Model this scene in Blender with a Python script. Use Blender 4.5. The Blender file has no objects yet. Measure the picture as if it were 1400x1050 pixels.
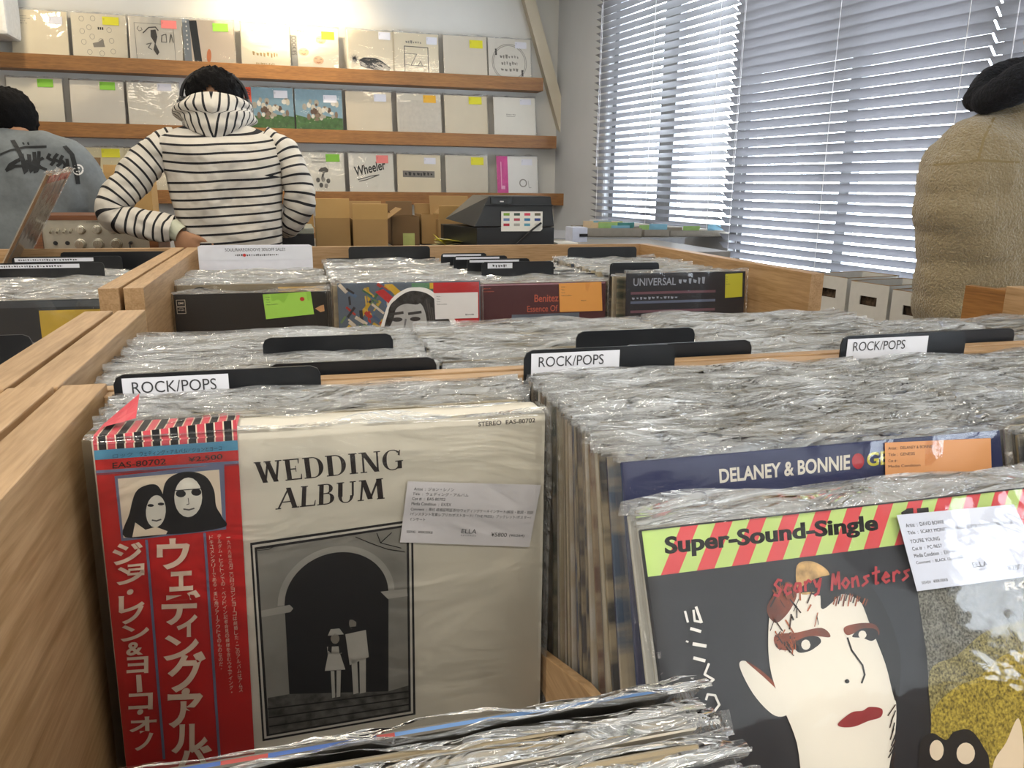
import bpy, bmesh, math, random
from mathutils import Vector, Matrix, noise
from mathutils.bvhtree import BVHTree
random.seed(7)
SC = bpy.context.scene
COL = SC.collection
R = math.radians
# ------------------------------------------------------------------ camera
F, CX, CY, ZC = 1080.0, 700.0, 525.0, 1.18
AX = Matrix(((0.96439, -0.05389, 0.25894), (-0.26399, -0.23803, 0.93470), (0.01127, -0.96976, -0.24378)))
vd = Vector((395 - CX, 250 - CY, F)); wy = vd.normalized()
wz = -Vector((651 - CX, 4821 - CY, F)).normalized(); wz = (wz - wz.dot(wy) * wy).normalized()
wx = wy.cross(wz)
AX = Matrix((wx, wy, wz))                      # rows: world axes in lens axes (right, down, forward)
cam = bpy.data.objects.new('camera', bpy.data.cameras.new('camera')); COL.objects.link(cam)
cam.data.sensor_width = 36; cam.data.lens = F / 1400 * 36; cam.data.clip_start = 0.02
mw = Matrix.Identity(4)
for i in range(3):
    mw[i][0] = AX[i][0]; mw[i][1] = -AX[i][1]; mw[i][2] = -AX[i][2]
mw[0][3], mw[1][3], mw[2][3] = 0, 0, ZC
cam.matrix_world = mw
SC.camera = cam
EYE = Vector((0, 0, ZC))
def ray(px, py): return AX @ Vector((px - CX, py - CY, F))
def on_plane(px, py, p0, n):
    r = ray(px, py); return EYE + r * ((Vector(p0) - EYE).dot(n) / r.dot(n))
def ony(px, py, y): return on_plane(px, py, (0, y, 0), Vector((0, 1, 0)))
def onz(px, py, z): return on_plane(px, py, (0, 0, z), Vector((0, 0, 1)))
# ------------------------------------------------------------------ light
SC.view_settings.view_transform = 'Standard'; SC.view_settings.look = 'None'
SC.view_settings.gamma = 1; SC.view_settings.use_curve_mapping = False
SC.view_settings.exposure = 0.58
SC.cycles.transparent_max_bounces = 24
SC.cycles.max_bounces = 6; SC.cycles.diffuse_bounces = 3; SC.cycles.glossy_bounces = 3
SC.cycles.sample_clamp_indirect = 5
world = bpy.data.worlds.new('sky'); SC.world = world; world.use_nodes = True
bg = world.node_tree.nodes['Background']; bg.inputs[0].default_value = (0.80, 0.89, 1.0, 1); bg.inputs[1].default_value = 13
def area(name, loc, size, power, color, rot=(0, 0, 0), sizey=None):
    l = bpy.data.lights.new(name, 'AREA'); l.energy = power; l.color = color; l.size = size
    if sizey: l.shape = 'RECTANGLE'; l.size_y = sizey
    o = bpy.data.objects.new(name, l); o.location = loc; o.rotation_euler = rot; COL.objects.link(o); return o
WARM = (1.0, 0.84, 0.62); NEUT = (1.0, 0.93, 0.82)
for nx, ny, pw in ((-1.3, 1.9, 9), (0.3, 2.3, 10), (-0.9, 3.9, 9), (0.9, 4.3, 8), (-1.7, 0.1, 12), (-0.9, -1.3, 36), (0.9, -1.5, 25)):  # lamps behind the camera are unseen fill, added to brighten camera-facing covers
    area('ceiling_and_fill_lamp', (nx, ny, 2.66), 0.9, pw, (1.0, 0.86, 0.66) if ny > 1.5 else NEUT, sizey=0.22)
def spot(name, loc, tgt, power, color, ang=100):
    l = bpy.data.lights.new(name, 'SPOT'); l.energy = power; l.color = color; l.spot_size = R(ang); l.spot_blend = 0.8; l.shadow_soft_size = 0.05
    o = bpy.data.objects.new(name, l); o.location = loc
    o.rotation_euler = (Vector(tgt) - Vector(loc)).to_track_quat('-Z', 'Y').to_euler(); COL.objects.link(o)
spot('shelf_spotlight', (0.05, 5.35, 2.62), (0.03, 5.9, 2.15), 44, (1.0, 0.80, 0.52), 110)
spot('shelf_spotlight', (-1.6, 5.0, 2.62), (-1.4, 5.9, 1.9), 17, (1.0, 0.82, 0.56), 120)
# ------------------------------------------------------------------ materials
MATS = {}
def lin(c): return tuple((x / 12.92 if x <= .04045 else ((x + .055) / 1.055) ** 2.4) for x in c)
def hexc(h): return lin(tuple(int(h[i:i + 2], 16) / 255 for i in (0, 2, 4)))
def nd(nt, t, **kw):
    n = nt.nodes.new(t)
    for k, v in kw.items():
        if k.startswith('i_'):
            n.inputs[int(k[2:])].default_value = v
        else: setattr(n, k, v)
    return n
def base(name):
    m = bpy.data.materials.new(name); m.use_nodes = True; return m, m.node_tree, m.node_tree.nodes['Principled BSDF']
def mat(h, rough=0.6, metal=0.0, nz=0.04, bump=0.0, scale=40, spec=0.4, name=None, coat=0.0, emit=0):
    key = ('m', h, rough, metal, nz, bump, scale, spec, coat, emit)
    if key in MATS: return MATS[key]
    m, nt, p = base(name or 'paint_' + h); c = hexc(h)
    p.inputs['Roughness'].default_value = rough; p.inputs['Metallic'].default_value = metal
    p.inputs['Specular IOR Level'].default_value = spec; p.inputs['Coat Weight'].default_value = coat; p.inputs['Coat Roughness'].default_value = 0.12
    tc = nd(nt, 'ShaderNodeTexCoord'); n = nd(nt, 'ShaderNodeTexNoise'); n.inputs['Scale'].default_value = scale; n.inputs['Detail'].default_value = 4
    nt.links.new(tc.outputs['Object'], n.inputs['Vector'])
    r = nd(nt, 'ShaderNodeValToRGB'); r.color_ramp.elements[0].position = 0.3; r.color_ramp.elements[1].position = 0.7
    r.color_ramp.elements[0].color = tuple(max(0, x * (1 - nz * 2)) for x in c) + (1,)
    r.color_ramp.elements[1].color = tuple(min(1, x * (1 + nz)) for x in c) + (1,)
    nt.links.new(n.outputs['Fac'], r.inputs['Fac']); nt.links.new(r.outputs['Color'], p.inputs['Base Color'])
    if emit: nt.links.new(r.outputs['Color'], p.inputs['Emission Color']); p.inputs['Emission Strength'].default_value = emit
    if bump:
        b = nd(nt, 'ShaderNodeBump'); b.inputs['Strength'].default_value = bump; b.inputs['Distance'].default_value = 0.01
        nt.links.new(n.outputs['Fac'], b.inputs['Height']); nt.links.new(b.outputs['Normal'], p.inputs['Normal'])
    MATS[key] = m; return m
def wood(name, c1, c2, axis=0, rough=0.45, sc=1.0):
    key = ('w', name, axis)
    if key in MATS: return MATS[key]
    m, nt, p = base(name)
    tc = nd(nt, 'ShaderNodeTexCoord'); mp = nd(nt, 'ShaderNodeMapping')
    s = [60 * sc] * 3; s[axis] = 3.0 * sc; mp.inputs['Scale'].default_value = s
    n = nd(nt, 'ShaderNodeTexNoise'); n.inputs['Scale'].default_value = 1.0; n.inputs['Detail'].default_value = 6; n.inputs['Distortion'].default_value = 0.6
    n2 = nd(nt, 'ShaderNodeTexNoise'); n2.inputs['Scale'].default_value = 5.0; n2.inputs['Detail'].default_value = 8
    s2 = [300] * 3; s2[axis] = 20
    mp2 = nd(nt, 'ShaderNodeMapping'); mp2.inputs['Scale'].default_value = s2
    n3 = nd(nt, 'ShaderNodeTexNoise'); n3.inputs['Scale'].default_value = 1.0
    nt.links.new(tc.outputs['Object'], mp.inputs[0]); nt.links.new(mp.outputs[0], n.inputs[0]); nt.links.new(tc.outputs['Object'], n2.inputs[0])
    nt.links.new(tc.outputs['Object'], mp2.inputs[0]); nt.links.new(mp2.outputs[0], n3.inputs[0])
    ad = nd(nt, 'ShaderNodeMath', operation='ADD'); nt.links.new(n.outputs['Fac'], ad.inputs[0]); nt.links.new(n3.outputs['Fac'], ad.inputs[1])
    hv = nd(nt, 'ShaderNodeMath', operation='MULTIPLY'); hv.inputs[1].default_value = 0.5; nt.links.new(ad.outputs[0], hv.inputs[0])
    r = nd(nt, 'ShaderNodeValToRGB'); r.color_ramp.elements[0].position = 0.32; r.color_ramp.elements[1].position = 0.62
    r.color_ramp.elements[0].color = hexc(c1) + (1,); r.color_ramp.elements[1].color = hexc(c2) + (1,)
    nt.links.new(hv.outputs[0], r.inputs[0])
    mx = nd(nt, 'ShaderNodeMix', data_type='RGBA', blend_type='MULTIPLY'); mx.inputs[0].default_value = 0.35
    nt.links.new(r.outputs[0], mx.inputs[6]); nt.links.new(n2.outputs['Fac'], mx.inputs[7]); nt.links.new(mx.outputs[2], p.inputs['Base Color'])
    p.inputs['Roughness'].default_value = rough
    b = nd(nt, 'ShaderNodeBump'); b.inputs['Strength'].default_value = 0.12; b.inputs['Distance'].default_value = 0.003
    nt.links.new(hv.outputs[0], b.inputs['Height']); nt.links.new(b.outputs[0], p.inputs['Normal'])
    MATS[key] = m; return m
OAK = {a: wood('pale_oak', 'A07C50', 'C8A378', a) for a in (0, 1, 2)}
TEAK = {a: wood('brown_shelf_wood', '80552B', 'A9763F', a) for a in (0, 1, 2)}
WAL = wood('walnut', '3F2616', '6E452A', 0)
def film(name, haze, rough, bump, bscale, tint=(0.92, 0.95, 0.97), gmul=1.0):
    """clear wrinkled plastic: see-through, with a mirror-like skin that the wrinkles break up"""
    m = bpy.data.materials.new(name); m.use_nodes = True; nt = m.node_tree; nt.nodes.clear()
    out = nd(nt, 'ShaderNodeOutputMaterial'); tr = nd(nt, 'ShaderNodeBsdfTransparent'); tr.inputs[0].default_value = (0.985, 0.985, 0.985, 1)
    gl = nd(nt, 'ShaderNodeBsdfGlossy'); gl.inputs['Roughness'].default_value = rough; gl.inputs[0].default_value = (1, 1, 1, 1)
    df = nd(nt, 'ShaderNodeBsdfDiffuse'); df.inputs[0].default_value = tint + (1,)
    tl = nd(nt, 'ShaderNodeBsdfTranslucent'); tl.inputs[0].default_value = tint + (1,)
    dm = nd(nt, 'ShaderNodeMixShader'); dm.inputs[0].default_value = 0.5
    nt.links.new(df.outputs[0], dm.inputs[1]); nt.links.new(tl.outputs[0], dm.inputs[2])
    tc = nd(nt, 'ShaderNodeTexCoord'); oi = nd(nt, 'ShaderNodeObjectInfo')
    mp = nd(nt, 'ShaderNodeMapping'); mp.inputs['Scale'].default_value = bscale
    va = nd(nt, 'ShaderNodeVectorMath', operation='ADD'); ms = nd(nt, 'ShaderNodeVectorMath', operation='SCALE'); ms.inputs['Scale'].default_value = 37.0
    cb = nd(nt, 'ShaderNodeCombineXYZ'); nt.links.new(oi.outputs['Random'], cb.inputs[0]); nt.links.new(oi.outputs['Random'], cb.inputs[2])
    nt.links.new(cb.outputs[0], ms.inputs[0]); nt.links.new(tc.outputs['Object'], va.inputs[0]); nt.links.new(ms.outputs[0], va.inputs[1])
    nt.links.new(va.outputs[0], mp.inputs[0])
    n = nd(nt, 'ShaderNodeTexNoise'); n.inputs['Scale'].default_value = 1; n.inputs['Detail'].default_value = 3; n.inputs['Distortion'].default_value = 1.2
    nt.links.new(mp.outputs[0], n.inputs[0])
    b = nd(nt, 'ShaderNodeBump'); b.inputs['Strength'].default_value = bump; b.inputs['Distance'].default_value = 0.03 if haze > .05 else 0.02
    nt.links.new(n.outputs['Fac'], b.inputs['Height']); nt.links.new(b.outputs[0], gl.inputs['Normal'])
    fr = nd(nt, 'ShaderNodeFresnel'); fr.inputs[0].default_value = 1.5; nt.links.new(b.outputs[0], fr.inputs['Normal'])
    fm = nd(nt, 'ShaderNodeMath', operation='MULTIPLY'); fm.inputs[1].default_value = gmul; fm.use_clamp = True; nt.links.new(fr.outputs[0], fm.inputs[0])
    m1 = nd(nt, 'ShaderNodeMixShader'); m1.inputs[0].default_value = haze
    if haze > 0.1:
        mr = nd(nt, 'ShaderNodeMapRange'); mr.inputs[1].default_value = 0.3; mr.inputs[2].default_value = 0.7
        mr.inputs[3].default_value = haze * 0.45; mr.inputs[4].default_value = haze * 1.5
        nt.links.new(n.outputs['Fac'], mr.inputs[0]); nt.links.new(mr.outputs[0], m1.inputs[0])
    nt.links.new(tr.outputs[0], m1.inputs[1]); nt.links.new(dm.outputs[0], m1.inputs[2])
    m2 = nd(nt, 'ShaderNodeMixShader'); nt.links.new(fm.outputs[0], m2.inputs[0]); nt.links.new(m1.outputs[0], m2.inputs[1]); nt.links.new(gl.outputs[0], m2.inputs[2])
    nt.links.new(m2.outputs[0], out.inputs[0]); return m
FILM = film('clear_plastic', 0.012, 0.05, 0.10, (9, 9, 16), gmul=0.8)
LIP = film('crinkled_plastic_edge', 0.23, 0.04, 1.0, (16, 40, 70), gmul=2.2)
# ------------------------------------------------------------------ mesh builder
class MB:
    def __init__(s): s.v = []; s.f = []; s.m = []; s.uv = None
    def add(s, vs, fs, mi=0):
        o = len(s.v); s.v += [tuple(v) for v in vs]; s.f += [tuple(i + o for i in f) for f in fs]; s.m += [mi] * len(fs); return s
    def box(s, a, b, mi=0, M=None):
        x0, y0, z0 = a; x1, y1, z1 = b
        vs = [(x0, y0, z0), (x1, y0, z0), (x1, y1, z0), (x0, y1, z0), (x0, y0, z1), (x1, y0, z1), (x1, y1, z1), (x0, y1, z1)]
        if M: vs = [M @ Vector(v) for v in vs]
        return s.add(vs, [(0, 3, 2, 1), (4, 5, 6, 7), (0, 1, 5, 4), (1, 2, 6, 5), (2, 3, 7, 6), (3, 0, 4, 7)], mi)
    def prism(s, poly, off, mi=0):
        n = len(poly); off = Vector(off); vs = [Vector(p) for p in poly] + [Vector(p) + off for p in poly]
        return s.add(vs, [tuple(range(n - 1, -1, -1)), tuple(range(n, 2 * n))] + [(i, (i + 1) % n, n + (i + 1) % n, n + i) for i in range(n)], mi)
    def tube(s, pts, rad, seg=8, mi=0, caps=True, flat=None):
        pts = [Vector(p) for p in pts]; n = len(pts); rad = rad if hasattr(rad, '__len__') else [rad] * n; vs = []; up = None
        for i, p in enumerate(pts):
            t = (pts[min(i + 1, n - 1)] - pts[max(i - 1, 0)]).normalized()
            if up is None: up = Vector((0, 0, 1)) if abs(t.z) < .9 else Vector((0, 1, 0))
            a = t.cross(up).normalized(); up = a.cross(t).normalized()
            for k in range(seg):
                w = 2 * math.pi * k / seg; vs.append(p + (a * math.cos(w) + up * math.sin(w)) * rad[i])
        fs = [(i * seg + k, (i + 1) * seg + k, (i + 1) * seg + (k + 1) % seg, i * seg + (k + 1) % seg) for i in range(n - 1) for k in range(seg)]
        if caps: fs += [tuple(range(seg)), tuple(range(n * seg - 1, (n - 1) * seg - 1, -1))]
        return s.add(vs, fs, mi)
    def cyl(s, c, ax, r0, r1, h, seg=20, mi=0):
        c = Vector(c); ax = Vector(ax).normalized(); return s.tube([c, c + ax * h], [r0, r1], seg, mi)
    def ball(s, c, rad, mi=0, nu=16, nv=10, M=None):
        c = Vector(c); rad = rad if hasattr(rad, '__len__') else (rad,) * 3; vs = []
        for j in range(nv + 1):
            th = math.pi * j / nv
            for i in range(nu):
                ph = 2 * math.pi * i / nu; v = Vector((rad[0] * math.sin(th) * math.cos(ph), rad[1] * math.sin(th) * math.sin(ph), rad[2] * math.cos(th)))
                if M: v = M @ v
                vs.append(c + v)
        return s.add(vs, [(j * nu + i, (j + 1) * nu + i, (j + 1) * nu + (i + 1) % nu, j * nu + (i + 1) % nu) for j in range(nv) for i in range(nu)], mi)
    def grid(s, fn, nu, nv, mi=0, mif=None):
        o = len(s.v)
        for j in range(nv + 1):
            for i in range(nu + 1): s.v.append(tuple(fn(i / nu, j / nv)))
        for j in range(nv):
            for i in range(nu):
                s.f.append((o + j * (nu + 1) + i, o + j * (nu + 1) + i + 1, o + (j + 1) * (nu + 1) + i + 1, o + (j + 1) * (nu + 1) + i))
                s.m.append(mif(j) if mif else mi)
        return s
    def mesh(s, name, mats, smooth=False):
        me = bpy.data.meshes.new(name); me.from_pydata(s.v, [], s.f)
        for m in mats: me.materials.append(m)
        me.polygons.foreach_set('material_index', s.m)
        if smooth: me.polygons.foreach_set('use_smooth', [True] * len(s.f))
        me.update(); return me
def link(name, me, parent=None):
    o = bpy.data.objects.new(name, me); COL.objects.link(o)
    if parent: o.parent = parent
    return o
def obj(name, mb, mats, parent=None, smooth=False, bevel=0):
    if not isinstance(mats, (list, tuple)): mats = [mats]
    me = mb.mesh(name, mats, smooth)
    if bevel:
        bm = bmesh.new(); bm.from_mesh(me)
        es = [e for e in bm.edges if len(e.link_faces) == 2 and e.calc_face_angle(0) > 0.6]
        bmesh.ops.bevel(bm, geom=es, offset=bevel, segments=2, affect='EDGES', profile=0.6, clamp_overlap=True); bm.to_mesh(me); bm.free()
    return link(name, me, parent)
def thing(name, label, cat, loc=(0, 0, 0), rot=(0, 0, 0), group=None):
    o = bpy.data.objects.new(name, None); COL.objects.link(o); o.empty_display_size = 0.05
    o.location = loc; o.rotation_euler = rot; o['label'] = label; o['category'] = cat
    if group: o['group'] = group
    return o
def tag(o, label, cat, group=None):
    o['label'] = label; o['category'] = cat
    if group: o['group'] = group
    return o
def struct(name, mb, m, parent=None):
    o = obj(name, mb, m, parent)
    if not parent: o['kind'] = 'structure'
    return o
# ------------------------------------------------------------------ flat print (u right, v down, in mm)
TXT = {}
def text_mesh(s, bold=0.0):
    k = (s, bold)
    if k not in TXT:
        c = bpy.data.curves.new('t', 'FONT'); c.body = s; c.offset = bold; c.resolution_u = 4
        o = bpy.data.objects.new('t', c); COL.objects.link(o)
        dg = bpy.context.evaluated_depsgraph_get(); me = bpy.data.meshes.new_from_object(o.evaluated_get(dg))
        vs = [v.co.copy() for v in me.vertices]; fs = [tuple(p.vertices) for p in me.polygons]
        bpy.data.objects.remove(o); bpy.data.curves.remove(c); bpy.data.meshes.remove(me)
        if vs:
            x0 = min(v.x for v in vs); x1 = max(v.x for v in vs); y0 = min(v.y for v in vs); y1 = max(v.y for v in vs)
            vs = [((v.x - x0) / max(1e-6, x1 - x0), (v.y - y0) / max(1e-6, y1 - y0)) for v in vs]
        TXT[k] = (vs, fs)
    return TXT[k]
class Art:
    """printed marks on a plane; pt maps (u, v) mm to local coordinates, later marks lie on top of earlier ones"""
    def __init__(s, H=0.315, step=0.00009, y0=-0.0001): s.mb = MB(); s.mats = []; s.L = 0; s.H = H; s.step = step; s.y0 = y0; s.pix = None
    def mi(s, m):
        if m not in s.mats: s.mats.append(m)
        return s.mats.index(m)
    def P(s, u, v): return (u / 1000, s.y0 - s.L * s.step, s.H - v / 1000)
    def C(s, pts): return [s.pix(*p) for p in pts] if s.pix else pts
    def poly(s, pts, m, up=True):
        if up: s.L += 1
        pts = s.C(pts); s.mb.add([s.P(*p) for p in pts], [tuple(range(len(pts)))], s.mi(m))
    def blob(s, pts, m, up=True, n=5):
        o = []; L = len(pts); P = [Vector(p).to_2d() for p in pts]
        for i in range(L):
            p0, p1, p2, p3 = P[i - 1], P[i], P[(i + 1) % L], P[(i + 2) % L]
            for k in range(n): t = k / n; q = 0.5 * ((2 * p1) + (p2 - p0) * t + (2 * p0 - 5 * p1 + 4 * p2 - p3) * t * t + (3 * p1 - p0 - 3 * p2 + p3) * t ** 3); o.append((q.x, q.y))
        s.poly(o, m, up)
    def rect(s, u0, v0, u1, v1, m, up=True): s.poly([(u0, v0), (u1, v0), (u1, v1), (u0, v1)], m, up)
    def disc(s, u, v, ru, rv, m, n=20, up=True, rot=0):
        s.poly([(u + ru * math.cos(a) * math.cos(rot) - rv * math.sin(a) * math.sin(rot), v + ru * math.cos(a) * math.sin(rot) + rv * math.sin(a) * math.cos(rot)) for a in [2 * math.pi * k / n for k in range(n)]], m, up)
    def line(s, pts, w, m, up=True, closed=False):
        """stroke of width w in the units of pts"""
        if up: s.L += 1
        if closed: pts = list(pts) + [pts[0]]
        mi = s.mi(m)
        for i in range(len(pts) - 1):
            a = Vector(pts[i]).to_2d(); b = Vector(pts[i + 1]).to_2d(); d = b - a
            if d.length < 1e-6: continue
            n = Vector((-d.y, d.x)).normalized() * w / 2; e = d.normalized() * w * 0.25
            q = s.C([tuple(a + n - e), tuple(b + n + e), tuple(b - n + e), tuple(a - n - e)])
            s.mb.add([s.P(*p) for p in q], [(0, 1, 2, 3)], mi)
    def text(s, t, q, m, bold=0.0, up=True):
        """fit the ink of t into the quad q = (TL, TR, BR, BL)"""
        if up: s.L += 1
        if t.startswith('~'):            # print too small or blurred to read: short uneven marks
            TL, TR, BR, BL = [Vector(p) for p in q]; rnd = random.Random(len(t) * 7 + int(abs(TL.x) * 10)); x = 0.0; n_ = len(t) - 1
            mi_ = s.mi(m)
            while x < 1:
                w = rnd.uniform(.45, .9) / n_; g = rnd.uniform(.15, .5) / n_; y0, y1 = rnd.uniform(0, .3), rnd.uniform(.7, 1); x1 = min(1, x + w); o = []
                for fx, fy in ((x, y0), (x1, y0 + rnd.uniform(0, .2)), (x1 - w * .2, y1), (x + w * .15, y1 - .1)):
                    p = (TL * (1 - fx) + TR * fx) * (1 - fy) + (BL * (1 - fx) + BR * fx) * fy; o.append((p.x, p.y))
                o = s.C(o); s.mb.add([s.P(*p) for p in o], [(0, 1, 2, 3)], mi_); x = x1 + g
            return
        vs, fs = text_mesh(t, bold)
        if not vs: return
        TL, TR, BR, BL = [Vector(p) for p in q]
        out = []
        for x, y in vs:
            p = (TL * (1 - x) + TR * x) * y + (BL * (1 - x) + BR * x) * (1 - y); out.append((p.x, p.y))
        out = s.C(out); s.mb.add([s.P(*p) for p in out], fs, s.mi(m))
    def t(s, t, u, v, w, h, m, bold=0.0, up=True): s.text(t, ((u, v), (u + w, v), (u + w, v + h), (u, v + h)), m, bold, up)
    def done(s, name, parent): return obj(name, s.mb, s.mats, parent)
K = mat('17161A', 0.55, nz=0.0); KW = mat('F2F0EC', 0.6, nz=0.0); INK = mat('3A3A3E', 0.6, nz=0.0)
RED = mat('C2201F', 0.5, nz=0.02); SKY_B = mat('4F93B5', 0.5, nz=0.02); GRYB = mat('6D7590', 0.5, nz=0.02)
# ------------------------------------------------------------------ records
W = 0.315
def bag_mesh(seed, W=W, H=0.315, T=0.004, lip=0.010, amp=0.0022, right=0.007):
    rnd = random.Random(seed); mb = MB(); zs = [0, 0.5, 0.88, 0.985, 1.0]; nl = 4
    rows = [z * H for z in zs] + [H + lip * (k + 1) / nl for k in range(nl)]
    sx = rnd.random() * 50
    def fn(side):
        def f(u, v):
            j = round(v * (len(rows) - 1)); z = rows[j]; x = -0.004 + u * (W + 0.004 + right)
            k = max(0, (z - H * 0.88) / (H * 0.12 + lip)); y = (-0.0018 if side == 0 else T + 0.0018)
            if z > H: y = y + (T / 2 - y) * 0.55 * (z - H) / lip
            y += amp * k * (noise.noise(Vector((x * 22 + sx, side * 3.1 + z * 20, seed))) * 1.6 + noise.noise(Vector((x * 70 + sx, side * 9, seed + z * 60))))
            if z > H:
                q = (z - H) / lip; cu = 0.5 + 1.3 * noise.noise(Vector((x * 11 + sx, seed * 1.7, side))); y -= 0.0068 * q * q * cu; z -= 0.0025 * q * q * abs(cu)
            if z >= H: z += 0.004 * (z - H) / lip * noise.noise(Vector((x * 14 + sx, seed * 2.2, 5))) * 2
            if u > 0.97 and z > 0.2: x += 0.004 * noise.noise(Vector((z * 30, sx, 1)))
            return (x, y, z)
        return f
    for side in (0, 1): mb.grid(fn(side), 30, len(rows) - 1, mif=lambda j: 1 if j >= 4 else 0)
    n = len(rows); st = 31
    for j in range(n - 1):
        for c in (0, 30):
            mb.f.append((j * st + c, (j + 1) * st + c, n * st + (j + 1) * st + c, n * st + j * st + c)); mb.m.append(1 if c else 0)
    return mb.mesh('plastic_bag', [FILM, LIP], True)
def cover_mesh(T=0.0035, W=W, H=0.315, mats=None):
    mb = MB(); mb.box((0, 0, 0), (W, T, H)); me = mb.mesh('cover', mats or [COVER, EDGE])
    for p in me.polygons: p.material_index = 0 if abs(p.normal.y) > .5 else 1
    bm = bmesh.new(); bm.from_mesh(me); bmesh.ops.bevel(bm, geom=bm.edges[:], offset=min(0.0009, T * .3), segments=1, affect='EDGES'); bm.to_mesh(me); bm.free()
    return me
def random_ramp(name, cols, art=True, rough=0.5, mixedge=None):
    m, nt, p = base(name); oi = nd(nt, 'ShaderNodeObjectInfo'); r = nd(nt, 'ShaderNodeValToRGB'); r.color_ramp.interpolation = 'CONSTANT'
    n = len(cols)
    for i, c in enumerate(cols):
        e = r.color_ramp.elements[i] if i < 2 else r.color_ramp.elements.new(i / n)
        e.position = i / n; e.color = hexc(c) + (1,)
    nt.links.new(oi.outputs['Random'], r.inputs[0])
    tc = nd(nt, 'ShaderNodeTexCoord'); mp = nd(nt, 'ShaderNodeMapping'); mp.inputs['Scale'].default_value = (9, 60, 40) if art else (5, 200, 16)
    va = nd(nt, 'ShaderNodeVectorMath', operation='ADD'); cb = nd(nt, 'ShaderNodeCombineXYZ'); mu = nd(nt, 'ShaderNodeMath', operation='MULTIPLY'); mu.inputs[1].default_value = 71
    nt.links.new(oi.outputs['Random'], mu.inputs[0]); nt.links.new(mu.outputs[0], cb.inputs[0]); nt.links.new(mu.outputs[0], cb.inputs[2])
    nt.links.new(tc.outputs['Object'], va.inputs[0]); nt.links.new(cb.outputs[0], va.inputs[1]); nt.links.new(va.outputs[0], mp.inputs[0])
    n1 = nd(nt, 'ShaderNodeTexNoise'); n1.inputs['Scale'].default_value = 1; n1.inputs['Detail'].default_value = 3; nt.links.new(mp.outputs[0], n1.inputs[0])
    r2 = nd(nt, 'ShaderNodeValToRGB'); r2.color_ramp.elements[0].position = 0.42; r2.color_ramp.elements[1].position = 0.58
    nt.links.new(n1.outputs['Fac'], r2.inputs[0])
    mx = nd(nt, 'ShaderNodeMix', data_type='RGBA', blend_type='MIX')
    mf = nd(nt, 'ShaderNodeMath', operation='MULTIPLY'); mf.inputs[1].default_value = 0.7 if art else 0.35; nt.links.new(r2.outputs[0], mf.inputs[0]); nt.links.new(mf.outputs[0], mx.inputs[0])
    nt.links.new(r.outputs[0], mx.inputs[6]); mx.inputs[7].default_value = hexc(mixedge or 'B9A98A') + (1,)
    nt.links.new(mx.outputs[2], p.inputs['Base Color']); p.inputs['Roughness'].default_value = rough
    return m
COVER = random_ramp('record_covers', ['CFC9BE', '3A3F48', '8E8676', 'B4A88C', '565B4F', 'DAD6CE', '6B4A3C', '4C5A6E', 'A79A86', '26282C', 'C3BBA8', '7D8893'])
EDGE = random_ramp('record_spines', ['8E8064', '1E1B18', '75664A', 'A89A7A', '5B1C20', '6A5E40', '2A251C', '8E7C58', '221E48', '57563C', '7C6C4C', '33221A', 'B5AA8E', '434C34'], art=False)
BAGS = [bag_mesh(i, H=0.310, lip=0.009) for i in range(8)]
COV = cover_mesh(H=0.310)
BAGF = [bag_mesh(20 + i, lip=0.009) for i in range(6)]
def place_record(label, group, x, y, z, lean=0.0, yaw=0.0, roll=0.0, cov=None, bag=None, name='record'):
    t = thing(name, label, 'record', (x, y, z), (-lean, roll, yaw), group)
    link('cover', cov or COV, t)
    if bag is not False: link('plastic_bag', bag or random.choice(BAGS), t)
    return t
def row(label, group, x, z, ys, leans, jx=0.003, jz=0.0035, **kw):
    out = []
    for y, l in zip(ys, leans):
        out.append(place_record(label, group, x + random.uniform(-jx, jx), y, z + random.uniform(-jz, jz * 0.6), l + random.uniform(-.006, .006), random.uniform(-.008, .008), random.uniform(-.005, .005), **kw))
    return out
def top_to_base(y, z, lean, H=0.315): return y - H * math.sin(lean), z - H * math.cos(lean)
def series(a, b, n, j=0.15):
    st = (b - a) / max(1, n - 1); return [a + i * st + random.uniform(-j, j) * st for i in range(n)]
def sticker(t, q, color, lines=(), pix=None, y0=-0.0024, H=0.315, dot=None, name='price_sticker'):
    """paper price sticker, q = its four corners, lines = (text, x, y, w, h) as fractions of it"""
    a = Art(H=H, y0=y0, step=0.00012); a.pix = pix; m = mat(color, 0.5, nz=0.01)
    a.poly(q, m)
    TL, TR, BR, BL = [Vector(p) for p in q]
    def B(x, y): p = (TL * (1 - x) + TR * x) * (1 - y) + (BL * (1 - x) + BR * x) * y; return (p.x, p.y)
    a.L += 1
    for s, x, y, w, h in lines:
        a.text(s, (B(x, y), B(x + w, y), B(x + w, y + h), B(x, y + h)), INK, 0.0, up=False)
    if dot: a.poly([B(dot[0] + 0.05 * math.cos(k * .6), dot[1] + 0.09 * math.sin(k * .6)) for k in range(10)], mat('B5342A', 0.5))
    return a.done(name, t)
FAINT = (('Artist  :', .05, .1, .12, .05), ('Title  :', .05, .2, .1, .05), ('Cat #  :', .05, .3, .1, .05), ('Media Condition  :', .05, .4, .26, .05))
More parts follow.
